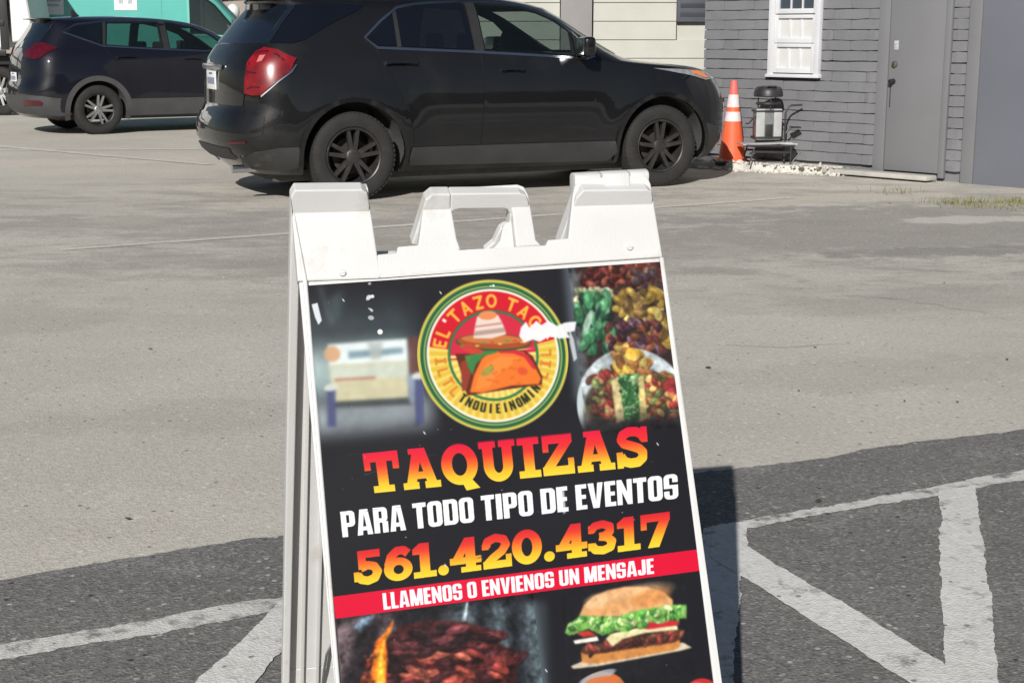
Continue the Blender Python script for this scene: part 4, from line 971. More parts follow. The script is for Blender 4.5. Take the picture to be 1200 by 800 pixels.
for mir in (False, True):
    sl = lambda out, off, dep, nm, m, par, step=.07, fn=SD: slab(out, fn, off, dep, nm, m, par, step, fn == SUV.fcorner, mir)
    rd = sl([(1.075, 1.62), (.76, 1.60), (.46, 1.565), (.29, 1.45), (.12, 1.31), (.225, 1.20), (.36, .95), (.462, .72), (.50, .56), (.50, .425), (1.095, .425), (1.13, .8), (1.125, 1.19)], .006, .016, 'rear_door', M_CHAR, suv)
    bpy.data.objects.remove(rd)
    rd = sl([(.225, 1.215), (.36, .95), (.462, .72), (.505, .56), (.505, .43), (1.105, .43), (1.135, .8), (1.128, 1.182), (.966, 1.187)], .005, .016, 'rear_door', M_CHAR, suv)
    fd = sl([(1.140, 1.181), (1.147, .8), (1.117, .43), (2.13, .43), (2.20, .8), (2.215, 1.122), (1.585, 1.153)], .005, .016, 'front_door', M_CHAR, suv)
    for pts, d in (([(.288, 1.105), (.554, 1.103)], rd), ([(1.305, 1.045), (1.51, 1.040)], fd)):
        h = trim([pts[0], ((pts[0][0]*.75+pts[1][0]*.25), pts[0][1]+.006), ((pts[0][0]*.25+pts[1][0]*.75), pts[0][1]+.005), pts[1]], .030, SD, .042, .04, 'door_handle', M_CHAR, d, mirror=mir)
    sl(shrink(W0, -.0), .003, .010, 'pillar_trim', M_TRIM, suv) if False else None
    g3 = sl(G3, .006, .006, 'window', M_GLASSF, fd); sl(G2, .006, .006, 'window', M_GLASS, rd); sl(G1, .006, .006, 'window', M_GLASS, rd)
    sl([(1.082, 1.60), (1.165, 1.596), (1.178, 1.185), (1.098, 1.195)], .008, .010, 'pillar_trim', M_TRIM, suv)
    sl([(.416, 1.53), (.45, 1.545), (.446, 1.232), (.410, 1.234)], .008, .010, 'pillar_trim', M_TRIM, suv)
    sl([(2.032, 1.352), (2.062, 1.36), (2.15, 1.24), (2.195, 1.148), (2.12, 1.137), (2.028, 1.15)], .008, .010, 'pillar_trim', M_TRIM, suv)
    trim(W0, .020, SD, .013, .014, 'window_surround', M_CHROME, suv, closed=True, mirror=mir)
    for cx, a0, a1 in ((0, -18, 196), (2.858, -16, 196)):
        trim(arch_pts(cx, .452, a1, a0, 26), .036, SD, .016, .05, 'arch_lip', M_CHAR, suv, mirror=mir)
    sl([(.50, .425), (2.375, .425), (2.40, .33), (2.33, .262), (.49, .285), (.475, .34)], .030, .07, 'sill_cladding', M_CLAD, suv)
    sl([(-.47, .455), (-.455, .29), (-.60, .27), (-.80, .27), (-.86, .36), (-.80, .42), (-.62, .452)], .014, .03, 'rear_cladding', M_CLAD, suv)
    sl([(3.315, .40), (3.30, .25), (3.42, .25), (3.50, .40), (3.44, .52), (3.30, .56)], .010, .02, 'front_cladding', M_CLAD, suv)
    sl([(.686, 1.269), (.719, 1.572), (1.363, 1.574), (1.30, 1.52), (1.12, 1.39), (1.005, 1.295), (.93, 1.268)], .006, .012, 'quarter_glass', M_GLASS, suv, .05, SUV.rcorner)
    lamp = sl([(.65, 1.23), (.82, 1.215), (1.02, 1.150), (.996, 1.051), (.90, .985), (.70, .865), (.60, .862), (.505, .876), (.515, 1.0), (.535, 1.115), (.58, 1.20)], .016, .03, 'tail_lamp', M_RED, suv, .04, SUV.rcorner)
    sl([(.655, 1.165), (.72, 1.17), (.71, 1.125), (.655, 1.115)], .020, .008, 'reversing_lens', M_LENS, lamp, .04, SUV.rcorner)
    trim([(.52, 1.045), (.64, 1.035), (.80, 1.030), (.985, 1.060)], .014, SUV.rcorner, .0185, .006, 'lens_rib', M_DARKRED, lamp, mirror=mir)
    trim([(.56, 1.10), (.60, 1.19), (.70, 1.20), (.84, 1.175), (.94, 1.13)], .012, SUV.rcorner, .0185, .006, 'lens_rib', M_DARKRED, lamp, mirror=mir)
    trim([(.545, .91), (.60, .93), (.70, .925)], .012, SUV.rcorner, .0185, .006, 'lens_rib', M_DARKRED, lamp, mirror=mir)
    trim([(1.035, 1.10), (1.0, 1.045), (.90, .975), (.705, .855)], .012, SUV.rcorner, .014, .02, 'lamp_edge', M_CHROME, lamp, mirror=mir)
    sl([(.60, .486), (.60, .502), (.38, .492), (.38, .472)], .010, .015, 'reflector', M_DARKRED, suv, .05, SUV.rcorner)
    hl = sl([(.45, .95), (.80, .935), (.98, 1.0), (1.08, 1.045), (.95, 1.035), (.78, 1.015), (.5, 1.0)], .010, .02, 'headlamp', M_LAMP, suv, .05, SUV.fcorner)
    sl([(.72, .955), (.79, .950), (.86, .99), (.84, 1.014), (.76, 1.010)], .016, .01, 'indicator', M_AMBER, hl, .05, SUV.fcorner)
    sy = -1 if not mir else 1
    bm = BM(); box(bm, (2.055, sy*1.0, 1.235), (.11, .23, .165), Matrix.Rotation(sy*.12, 3, 'Z')); mo = finish(bm, 'door_mirror', M_CHAR, suv, bevel=.045, seg=4)
    bm = BM(); box(bm, (2.10, sy*.875, 1.165), (.07, .13, .045)); finish(bm, 'mirror_arm', M_TRIM, mo, bevel=.012)
    bm = BM(); box(bm, (1.996, sy*1.0, 1.235), (.006, .19, .13), Matrix.Rotation(sy*.12, 3, 'Z')); finish(bm, 'mirror_glass', M_CHROME, mo, bevel=.002)
    wheel(suv, 0, sy*.795, .362, .225, sy, 'black'); wheel(suv, 2.858, sy*.795, .362, .225, sy, 'black')
    bm = BM(); tube(bm, [(.1, sy*.60, 1.672), (.16, sy*.60, 1.725), (.9, sy*.585, 1.745), (1.5, sy*.56, 1.72), (1.58, sy*.56, 1.655)], .016, 8); finish(bm, 'roof_rail', M_TRIM, suv)
BKN = SUV.rcorner
tg = slab([(.0, .775), (.46, .775), (.50, .9), (.53, 1.11), (.60, 1.225), (.60, 1.25), (.0, 1.245)], BKN, .006, .016, 'tailgate', M_CHAR, suv, .05)
tg2 = slab([(.0, .775), (.46, .775), (.50, .9), (.53, 1.11), (.60, 1.225), (.60, 1.25), (.0, 1.245)], BKN, .006, .016, 'tailgate', M_CHAR, suv, .05, mirror=True)
for mir in (False, True):
    slab([(.0, 1.262), (.60, 1.262), (.675, 1.272), (.708, 1.562), (.4, 1.585), (.0, 1.59)], BKN, .008, .012, 'rear_window', M_BACKGL, tg, .05, mirror=mir)
    slab([(.0, .335), (.34, .345), (.34, .43), (.0, .44)], BKN, .012, .03, 'bumper_insert', M_CLAD, suv, .05, mirror=mir)
    slab([(.0, .48), (.36, .49), (.78, .55), (.80, .60), (.78, .70), (.0, .70)], BKN, .006, .012, 'bumper', M_CHAR, suv, .06, mirror=mir)
bm = BM(); box(bm, (SUV.X(0, 1.075)-.016, 0, 1.075), (.03, .62, .045)); finish(bm, 'tailgate_bar', M_CHROME, tg, bevel=.01)
plate(suv, SUV, .965)
bm = BM(); box(bm, (-.60, 0, 1.635), (.22, 1.12, .035), Matrix.Rotation(-.05, 3, 'Y')); finish(bm, 'roof_spoiler', M_CHAR, suv, bevel=.014)
bm = BM(); tube(bm, [(-.72, -.52, .265), (-.92, -.52, .262)], .034, 12); finish(bm, 'exhaust_tip', M_CHROME, suv)
slab([(-.63, 1.165), (.63, 1.165), (.55, 1.56), (-.55, 1.56)], SUV.nose, .006, .01, 'windscreen', M_GLASSF, suv, .08)
bm = BM(); box(bm, (1.35, 0, .20), (3.9, 1.2, .10)); box(bm, (0, 0, .30), (.12, 1.4, .12)); box(bm, (2.86, 0, .30), (.14, 1.4, .12)); finish(bm, 'underbody', M_WELL, suv, bevel=.02)
bm = BM(); box(bm, (2.12, 0, .98), (.5, 1.35, .24)); finish(bm, 'dashboard', M_SEAT, suv, bevel=.06)
bm = BM(); lathe(bm, [(.165, -.012), (.185, -.012), (.185, .012), (.165, .012)], Matrix.Translation((1.78, .38, 1.08)) @ Matrix.Rotation(-1.15, 4, 'Y'), 24, 0, True); finish(bm, 'steering_wheel', M_TRIM, suv)
seats(suv, .62, 1.62)
bm = BM(); tube(bm, [(.3, .1, 1.70), (.26, .1, 1.86)], .006, 6); finish(bm, 'aerial', M_TRIM, suv)
# grille and nose
slab([(-.52, .60), (.52, .60), (.56, .86), (-.56, .86)], SUV.nose, .008, .02, 'grille', M_TRIM, suv, .08)
slab([(-.58, .72), (.58, .72), (.58, .755), (-.58, .755)], SUV.nose, .022, .02, 'grille_bar', M_CHAR, suv, .08)

# ---- navy crossover further back
M_NAVY = mat('navy_paint', (.0026, .0030, .0085), .5, .0, spec=.2, coat=1., var=.15, vscale=3)
M_CLAD2 = mat('dusty_cladding', (.06, .06, .062), .6, var=.15, vscale=6)
CUV.bul = [(0, .35, .02), (2.66, .35, .02)]
cuv = thing('car', 'navy blue suv with silver two-tone wheels parked in front of the teal van', 'car', (-6.01374, 21.0836, 0), .55)
cuv.scale = (.94, .94, .94)
V0 = [(-.395, 1.44), (-.20, 1.545), (.26, 1.59), (.75, 1.60), (1.2, 1.585), (1.55, 1.52), (1.80, 1.42), (1.98, 1.29), (2.08, 1.17), (1.64, 1.165), (1.0, 1.19), (.13, 1.243)]
H1 = [(-.33, 1.44), (-.18, 1.52), (.185, 1.565), (.135, 1.27)]
H2 = [(.245, 1.57), (.75, 1.58), (1.02, 1.575), (1.02, 1.205), (.18, 1.262)]
H3 = [(1.11, 1.57), (1.2, 1.567), (1.54, 1.505), (1.78, 1.405), (1.90, 1.31), (1.90, 1.18), (1.11, 1.195)]
M_GLASS2 = glass_mat('clear_door_glass', (.01, .014, .016), .5)
zs2 = [.24, .28, .33, .4, .48, .56, .64, .72, .78, .85, .92, .97, 1.0, 1.02, 1.04, 1.055, 1.07, 1.095, 1.12, 1.17, 1.23, 1.29, 1.35, 1.41, 1.47, 1.52, 1.56, 1.59, 1.615, 1.635, 1.652, 1.664, 1.67, 1.675]
car_body(CUV, cuv, M_NAVY, M_WELL, zs2, [(0, .35), (2.66, .35)], .415, [shrink(H1, .012), shrink(H2, .015), shrink(H3, .015)],
         ([(-.56, 1.18), (.56, 1.18), (.50, 1.50), (-.50, 1.50)], (1.6, 2.9)), ([(-.5, 1.25), (.5, 1.25), (.46, 1.5), (-.46, 1.5)], (-1.2, -.4)), (.5, 1.58, .07))
CD = CUV.side
for mir in (False, True):
    sl = lambda out, off, dep, nm, m, par, step=.09, fn=CD: slab(out, fn, off, dep, nm, m, par, step, fn == CUV.fcorner, mir)
    rd = sl([(.15, 1.235), (.34, .95), (.44, .70), (.48, .52), (.48, .47), (1.02, .47), (1.05, .8), (1.055, 1.175), (1.0, 1.180)], .005, .016, 'rear_door', M_NAVY, cuv)
    fd = sl([(1.067, 1.173), (1.062, .8), (1.034, .47), (1.98, .47), (2.05, .8), (2.06, 1.155), (1.64, 1.155)], .005, .016, 'front_door', M_NAVY, cuv)
    sl(H1, .005, .006, 'window', M_GLASS, cuv); sl(H2, .005, .006, 'window', M_GLASS2, rd); sl(H3, .005, .006, 'window', M_GLASS2, fd)
    sl([(1.02, 1.588), (1.11, 1.584), (1.11, 1.178), (1.02, 1.182)], .007, .01, 'pillar_trim', M_TRIM, cuv); sl([(.19, 1.575), (.24, 1.58), (.17, 1.255), (.135, 1.258)], .007, .01, 'pillar_trim', M_TRIM, cuv)
    trim(V0, .022, CD, .012, .013, 'window_surround', M_CHROME, cuv, closed=True, mirror=mir)
    for p in ([(.30, 1.09), (.36, 1.098), (.50, 1.097), (.55, 1.088)], [(1.30, 1.06), (1.36, 1.066), (1.50, 1.064), (1.55, 1.055)]): trim(p, .028, CD, .035, .035, 'door_handle', M_NAVY, rd if p[0][0] < 1 else fd, mirror=mir)
    for cx in (0, 2.66):
        trim([(cx+.45*math.cos(math.radians(a)), .35+.45*math.sin(math.radians(a))) for a in range(198, -19, -9)], .07, CD, .014, .05, 'arch_cladding', M_CLAD2, cuv, mirror=mir)
    sl([(.46, .50), (2.2, .50), (2.22, .40), (2.2, .27), (.45, .27), (.47, .40)], .022, .06, 'sill_cladding', M_CLAD2, cuv)
    sl([(.0, .30), (.50, .30), (.9, .28), (1.08, .30), (1.06, .52), (.75, .56), (.35, .575), (.0, .56)], .012, .03, 'bumper_cladding', M_CLAD2, cuv, .05, CUV.rcorner)
    sl([(.30, .43), (.70, .43), (.74, .47), (.68, .50), (.34, .50)], .020, .02, 'reflector', M_DARKRED, cuv, .05, CUV.rcorner)
    sl([(.93, 1.215), (.80, 1.25), (.62, 1.285), (.50, 1.295), (.40, 1.27), (.22, 1.165), (.28, 1.09), (.5, 1.065), (.62, 1.085), (.78, 1.16)], .014, .03, 'tail_lamp', M_DARKRED, cuv, .05, CUV.rcorner)
    sl([(0, 1.22), (.38, 1.24), (.50, 1.31), (.62, 1.55), (.3, 1.57), (0, 1.575)], .006, .012, 'rear_window', M_BACKGL, cuv, .05, CUV.rcorner)
    sl([(.4, .80), (.80, .78), (.95, .9), (.85, .97), (.5, .92)], .01, .02, 'headlamp', M_LAMP, cuv, .05, CUV.fcorner)
    sy = -1 if not mir else 1
    bm = BM(); box(bm, (1.93, sy*1.0, 1.24), (.11, .2, .15)); box(bm, (1.95, sy*.88, 1.18), (.06, .16, .05)); finish(bm, 'door_mirror', M_NAVY, cuv, bevel=.03)
    wheel(cuv, 0, sy*.80, .352, .225, sy, 'silver'); wheel(cuv, 2.66, sy*.80, .352, .225, sy, 'silver')
plate(cuv, CUV, .80)
slab([(-.58, 1.17), (.58, 1.17), (.5, 1.53), (-.5, 1.53)], CUV.nose, .006, .01, 'windscreen', M_GLASS2, cuv, .09)
bm = BM(); prism(bm, [(-.62, 1.665), (-.50, 1.672), (-.60, 1.76), (-.64, 1.76)], lambda a, b, d: (a+.55, d, b), -.02, .02); finish(bm, 'roof_fin', M_TRIM, cuv, bevel=.008)
bm = BM(); box(bm, (-.57, 0, 1.628), (.16, 1.02, .024)); finish(bm, 'roof_spoiler', M_NAVY, cuv, bevel=.012)
bm = BM(); box(bm, (1.3, 0, .24), (3.6, 1.2, .08)); finish(bm, 'underbody', M_WELL, cuv)
seats(cuv, .55, 1.5, .46, 1.08)

# ---- teal van behind it
M_TEAL = mat('teal_paint', (.085, .41, .355), .35, coat=.6, var=.06, vscale=2)
M_TEAL2 = mat('teal_paint_pale', (.14, .46, .38), .35, coat=.6, var=.06, vscale=2)
M_VANGL = glass_mat('van_glass', (.02, .03, .03), .25)
VAN = CarShape(
 rear=[(.3, -1.02), (.5, -1.10), (.8, -1.10), (1.4, -1.08), (2.0, -1.02), (2.3, -.96), (2.42, -.8), (2.47, -.3)],
 front=[(.3, 3.95), (.5, 4.05), (.8, 4.04), (1.0, 3.95), (1.12, 3.75), (1.2, 3.45), (1.3, 3.28), (1.7, 2.85), (2.1, 2.45), (2.3, 2.1), (2.42, 1.6), (2.47, .9)],
 width=[(.3, .93), (.6, .99), (1.2, .99), (1.8, .95), (2.2, .90), (2.35, .80), (2.44, .55), (2.47, .2)],
 rr=[(.3, .22), (2.4, .25)], rf=[(.3, .5), (1.1, .55), (1.4, .45), (2.4, .4)], p=2.8)
van = thing('van', 'teal panel van with white stickers, mostly hidden behind the navy car', 'van', (-8.07, 28.4, 0), .20)
VW = [(2.02, 2.02), (2.30, 2.02), (2.52, 1.86), (2.86, 1.46), (2.94, 1.30), (2.02, 1.30)]
vz = [.32, .4, .5, .7, .9, 1.0, 1.06, 1.12, 1.16, 1.2, 1.25, 1.3, 1.4, 1.6, 1.8, 2.0, 2.15, 2.25, 2.32, 2.37, 2.41, 2.44, 2.46, 2.47]
car_body(VAN, van, M_TEAL, M_WELL, vz, [(0, .36), (3.05, .36)], .43, [shrink(VW, .03)], ([(-.7, 1.36), (.7, 1.36), (.6, 2.05), (-.6, 2.05)], (1.9, 3.6)), ([(-.2, .9), (.2, .9), (.2, .95), (-.2, .95)], (-1.0, -.97)), (.6, 2.2, .09))
for mir in (False, True):
    sy = -1 if not mir else 1
    fd = slab([(1.90, 1.24), (1.90, .5), (2.72, .5), (3.05, .85), (3.05, 1.22)], VAN.side, .006, .016, 'cab_door', M_TEAL2, van, .15, mirror=mir)
    slab(VW, VAN.side, .006, .01, 'window', M_VANGL, fd, .12, mirror=mir)
    trim(VW, .05, VAN.side, .012, .02, 'window_frame', M_TEAL2, fd, closed=True, mirror=mir)
    slab([(.25, 2.2), (.25, .5), (1.55, .5), (1.55, 2.2)], VAN.side, .008, .016, 'side_door', M_TEAL, van, .2, mirror=mir)
    wheel(van, 0, sy*.84, .36, .22, sy, 'silver'); wheel(van, 3.05, sy*.84, .36, .22, sy, 'silver')
    bm = BM(); box(bm, (2.85, sy*1.15, 1.45), (.12, .22, .32)); finish(bm, 'door_mirror', M_TRIM, van, bevel=.03)
st = slab([(-.62, 1.66), (-.16, 1.66), (-.16, 2.16), (-.62, 2.16)], VAN.side, .010, .004, 'sticker', M_PLATE, van, .2)
M_STK = mat('sticker_print', (.42, .44, .46), .6, var=.3, vscale=30)
bm = BM()
for k in range(5): box(bm, (-.39, -VAN.Y(-.39, 1.8)-.013, 1.74+k*.085), (.36-.05*(k % 2), .004, .035), Matrix.Rotation(-.06, 3, 'X'))
finish(bm, 'sticker_print', M_STK, st)
st = slab([(.72, 1.74), (1.12, 1.74), (1.12, 2.14), (.72, 2.14)], VAN.side, .018, .006, 'sticker', M_PLATE, van, .2)
bm = BM()
for k in range(2): box(bm, (.84+.16*k, -VAN.Y(.9, 1.9)-.020, 1.92), (.07, .004, .22))
finish(bm, 'sticker_print', M_STK, st)
slab([(-.74, 1.32), (.74, 1.32), (.62, 2.1), (-.62, 2.1)], VAN.nose, .006, .01, 'windscreen', M_VANGL, van, .15)

# ---- white utility truck cut by the left edge
M_WHITE = mat('white_truck_paint', (.74, .74, .72), .45, var=.06, vscale=3)
truck = thing('truck', 'white box truck with a black steel frame at the left edge, behind the navy car', 'truck', (-8.75, 24.9, 0), .12)
bm = BM(); box(bm, (-1.6, 1.0, 1.85), (4.0, 1.9, 1.5)); finish(bm, 'cargo_box', M_WHITE, truck, bevel=.03)
bm = BM(); box(bm, (-1.6, 1.0, .80), (4.3, 1.5, .16)); box(bm, (-1.6, .2, .92), (4.2, .10, .18)); finish(bm, 'chassis', M_TRIM, truck, bevel=.01)
for x in (-2.4, -1.0, .44): 
    bm = BM(); box(bm, (x, .025, 1.85), (.13, .05, 1.56)); finish(bm, 'frame_post', M_TRIM, truck, bevel=.01)
for z in (1.02, 1.50, 2.62):
    bm = BM(); box(bm, (-1.6, .012, z), (4.1, .06, .09)); finish(bm, 'frame_rail', M_TRIM, truck, bevel=.01)
bm = BM(); prism(bm, [(.52, 1.18), (.9, 1.22), (.82, 1.9), (.70, 2.55), (.52, 2.55)], lambda a, b, d: (a, d, b), .1, 1.9); finish(bm, 'tail_fairing', M_WHITE, truck, bevel=.06, seg=3)
for sy, y in ((-1, .22), (1, 1.8)): wheel(truck, .28, y, .40, .23, sy, 'silver'); wheel(truck, -2.9, y, .40, .23, sy, 'silver')
bm = BM(); box(bm, (-.35, .12, .88), (1.0, .05, .12)); finish(bm, 'side_guard', M_TRIM, truck, bevel=.01)

# ------------------------------------------------------------------ buildings
GA = math.radians(-47); GD = Vector((math.cos(GA), math.sin(GA), 0))
M_GREY = mat('grey_wall_paint', (.180, .180, .189), .72, var=.10, vscale=2.2, bump=.25, bscale=34, dirt=(.150, .152, .164), dscale=5, dthr=.55)
M_GREYSMOOTH = mat('grey_smooth_paint', (.180, .180, .187), .6, var=.05, vscale=2.5, bump=.05, bscale=30)
M_BLUEGREY = mat('bluish_grey_paint', (.155, .163, .190), .55, var=.06, vscale=1.6)
M_WINW = mat('window_white_paint', (.64, .645, .66), .45, var=.05, vscale=6)
M_BLIND = mat('window_blind', (.62, .62, .60), .6, var=.05)
M_PANE = mat('dark_pane', (.05, .065, .085), .08, coat=.5)
M_HANDLE = mat('dull_brass', (.30, .27, .22), .35, .9)
M_KNOB = mat('black_knob', (.02, .02, .02), .35)
house = thing('building', 'grey painted building with one white window and a plain grey door', 'building', (3.579, 14.319, 0), GA)
# local frame: x along the wall to the right, y into the building, z up
PADZ = .07
TOPZ = 3.0
bm = BM(); box(bm, ((-2.28+3.9)/2, 3.03, TOPZ/2), (6.18, 6.0, TOPZ)); core = finish(bm, 'wall', M_GREY, house, smooth=False)
WX0, WX1, WZ0, WZ1 = -1.42, -.80, .925, 2.02
DX0, DX1, DZ1 = -.012, .565, 2.03
def brick(x0, x1, z, h):
    """one long painted brick of the wall face: lumpy edges, its own depth, the joint behind it recessed"""
    bm = BM(); n = 3; d = .007 + random.uniform(-.002, .003); tilt = random.uniform(-.003, .003)
    T = []; B = []; TB = []; BB = []
    for i in range(n+1):
        x = x0+(x1-x0)*i/n; j0, j1, jd = random.uniform(-.0028, .0028), random.uniform(-.002, .002), random.uniform(-.002, .002)
        e = .003 if i in (0, n) else 0
        T.append(bm.verts.new((x, -d-jd+e+tilt, z+h+j1-e))); B.append(bm.verts.new((x, -d-.003-jd+e-tilt, z+j0+e))); TB.append(bm.verts.new((x, .032, z+h+.001))); BB.append(bm.verts.new((x, .032, z)))
    for i in range(n):
        bm.faces.new((B[i], B[i+1], T[i+1], T[i])); bm.faces.new((T[i], T[i+1], TB[i+1], TB[i])); bm.faces.new((BB[i], BB[i+1], B[i+1], B[i]))
    bm.faces.new((BB[0], B[0], T[0], TB[0])); bm.faces.new((B[-1], BB[-1], TB[-1], T[-1]))
    return finish(bm, 'brick', M_GREY, core, smooth=False)
def course(x0, x1, z, h, odd):
    L = .39; x = x0; e = math.ceil((x0+3)/L)*L-3 + (L/2 if odd else 0)
    while e-x < .1: e += L
    while x < x1-.01:
        e1 = e if e < x1-.09 else x1
        hh = h - random.choice((0, 0, 0, .003)); brick(x, e1-random.choice((.0015, .0025, .004)), z, hh); x = e1; e = e1+L
row = 0
z = .10; PITCH = .0985
while z < TOPZ-.1:
    h = PITCH - random.choice((.0035, .0045, .006, .008)); mid = z+h/2
    segs = []
    if WZ0-.07 < mid < WZ1+.05: segs += [(-2.28, WX0-.002), (WX1+.002, DX0-.13)]
    else: segs += [(-2.28, DX0-.13)]
    if mid < DZ1: segs += [(DX1+.07, .80)]
    else: segs = segs[:-1] + [(segs[-1][0], .80)]
    for a, b in segs: course(a, b, z, h, row % 2)
    row += 1
    z += PITCH
bm = BM(); prism(bm, [(.805, 0), (.93, 0), (.93, TOPZ), (.805, TOPZ)], lambda a, b, d: (a, d, b), -.035, .02); finish(bm, 'corner_pilaster', M_GREYSMOOTH, house, bevel=.008)
bm = BM(); prism(bm, [(.933, .0), (3.9, .0), (3.9, TOPZ), (.933, TOPZ)], lambda a, b, d: (a, d, b), -.022, .02); finish(bm, 'plaster_wall', M_BLUEGREY, house, bevel=.004)
bm = BM(); box(bm, (.935, 3.0, TOPZ+.06), (6.2, 6.4, .12)); finish(bm, 'roof_edge', M_GREYSMOOTH, house, bevel=.02)
# door
door = None
bm = BM(); box(bm, ((DX0+DX1)/2, -.004, (DZ1+.05)/2+.03), (DX1-DX0, .04, DZ1-.03)); door = finish(bm, 'door', M_GREYSMOOTH, house, bevel=.004)
for x0, x1 in ((DX0-.125, DX0-.006), (DX1+.006, DX1+.066)):
    bm = BM(); box(bm, ((x0+x1)/2, -.012, DZ1/2+.03), (x1-x0, .044, DZ1)); finish(bm, 'door_frame', M_GREYSMOOTH, house, bevel=.005)
bm = BM(); box(bm, ((DX0+DX1)/2, -.012, DZ1+.085), (DX1-DX0+.22, .055, .09)); finish(bm, 'door_frame', M_GREYSMOOTH, house, bevel=.005)
M90 = Matrix.Rotation(math.pi/2, 4, 'X')
bm = BM(); lathe(bm, [(0, 0), (.026, .002), (.026, .010), (.012, .014), (.012, .032), (.022, .040), (.024, .054), (.016, .064), (0, .066)], Matrix.Translation((.045, -.024, .90)) @ M90, 16); finish(bm, 'door_knob', M_KNOB, door)
bm = BM(); lathe(bm, [(0, 0), (.03, .002), (.028, .02), (.012, .026), (0, .027)], Matrix.Translation((.055, -.024, 1.06)) @ M90, 16); finish(bm, 'deadbolt', M_HANDLE, door)
bm = BM(); box(bm, (.062, -.028, 1.235), (.046, .006, .085)); finish(bm, 'lock_plate', M_STK, door, bevel=.002)
bm = BM(); box(bm, (.02, -.030, .77), (.006, .006, .22)); finish(bm, 'astragal_strip', M_KNOB, door, bevel=.002)
# window
win = None
bm = BM()
box(bm, (WX0+.03, -.014, (WZ0+WZ1)/2), (.06, .07, WZ1-WZ0)); box(bm, (WX1-.03, -.014, (WZ0+WZ1)/2), (.06, .07, WZ1-WZ0)); box(bm, ((WX0+WX1)/2, -.014, WZ1-.03), (WX1-WX0-.122, .068, .06))
win = finish(bm, 'window_frame', M_WINW, house, bevel=.004)
bm = BM(); prism(bm, [(-.062, WZ0-.012), (.02, WZ0-.012), (.02, WZ0+.030), (-.062, WZ0+.015)], lambda a, b, d: (d, a, b), WX0-.015, WX1+.015); finish(bm, 'window_sill', M_WINW, win, bevel=.004)
def sash(z0, z1, y, panem, rails):
    bm = BM(); x0, x1 = WX0+.062, WX1-.062
    for c, s in ((((x0+.02), y, (z0+z1)/2), (.04, .03, z1-z0)), (((x1-.02), y, (z0+z1)/2), (.04, .03, z1-z0)), (((x0+x1)/2, y, z0+.024), (x1-x0-.082, .032, .048)), (((x0+x1)/2, y, z1-.018), (x1-x0-.082, .032, .036))): box(bm, c, s)
    finish(bm, 'sash', M_WINW, win, bevel=.003)
    for k in (1, 2):
        bm = BM(); box(bm, (x0+.04+(x1-x0-.08)*k/3, y+.002, (z0+z1)/2), (.016, .02, z1-z0-.09)); finish(bm, 'glazing_bar', M_WINW, win, bevel=.002)
    for zr in rails:
        bm = BM(); box(bm, ((x0+x1)/2, y+.003, zr), (x1-x0-.084, .02, .016)); finish(bm, 'glazing_bar', M_WINW, win, bevel=.002)
    bm = BM(); box(bm, ((x0+x1)/2, y+.010, (z0+z1)/2), (x1-x0-.07, .005, z1-z0-.07)); finish(bm, 'pane', panem, win)
sash(WZ0+.032, 1.245, -.022, M_BLIND, ()); sash(1.250, 1.525, -.012, M_BLIND, ()); sash(1.535, WZ1-.062, -.004, M_PANE, ())
# ramped door sill
bm = BM(); box(bm, (.02, -.17, .040), (1.16, .17, .045)); finish(bm, 'door_sill', mat('worn_concrete', (.44, .42, .38), .9, var=.15, vscale=9, bump=.3), house, bevel=.012)
M_CONC = mat('pale_concrete', (.60, .575, .52), .92, var=.18, vscale=4, bump=.5, bscale=30, dirt=(.45, .42, .37), dscale=5, dthr=.56)
def w2(x, y): v = Vector((3.579, 14.319, 0)) + GD*x + Vector((-GD.y, GD.x, 0))*y; return (v.x, v.y)
bm = BM(); pts = []
for i in range(25):
    x = -2.3 + 1.75*i/24; pts.append(w2(x, -.60 + .40*(i/24)**2 + random.uniform(-.03, .03)))
prism(bm, [pts[0]] + pts[1:] + [w2(-.5, .02), w2(-2.3, .02)], lambda a, b, d: (a, b, d), -.02, PADZ); o = finish(bm, 'concrete_pad', M_CONC, smooth=False, bevel=.012); o['kind'] = 'structure'
bm = BM()
for k in range(300):
    t = random.random(); x = -2.25+1.9*t + random.gauss(0, .05); y = -.60+.40*t*t + random.gauss(0, .05)-.01; s = random.choice((.008, .010, .013, .018, .026))*random.uniform(.7, 1.2)
    q = w2(x, min(y, -.06)); M = Matrix.Translation((q[0], q[1], (.0 if y < -.60+.40*t*t else PADZ)+s*.45)) @ Matrix.Rotation(random.uniform(0, 3), 4, random.choice('XYZ')) @ Matrix.Diagonal((s*random.uniform(.8, 1.6), s, s*random.uniform(.35, .65), 1))
    r = bmesh.ops.create_icosphere(bm, subdivisions=1, radius=1, matrix=M)
    for v in r['verts']: v.co += Vector((random.uniform(-1, 1), random.uniform(-1, 1), random.uniform(-1, 1)))*s*.18
tag(finish(bm, 'rubble', M_PEB, smooth=False), 'white broken stones along the foot of the grey wall', 'rubble', kind='stuff')
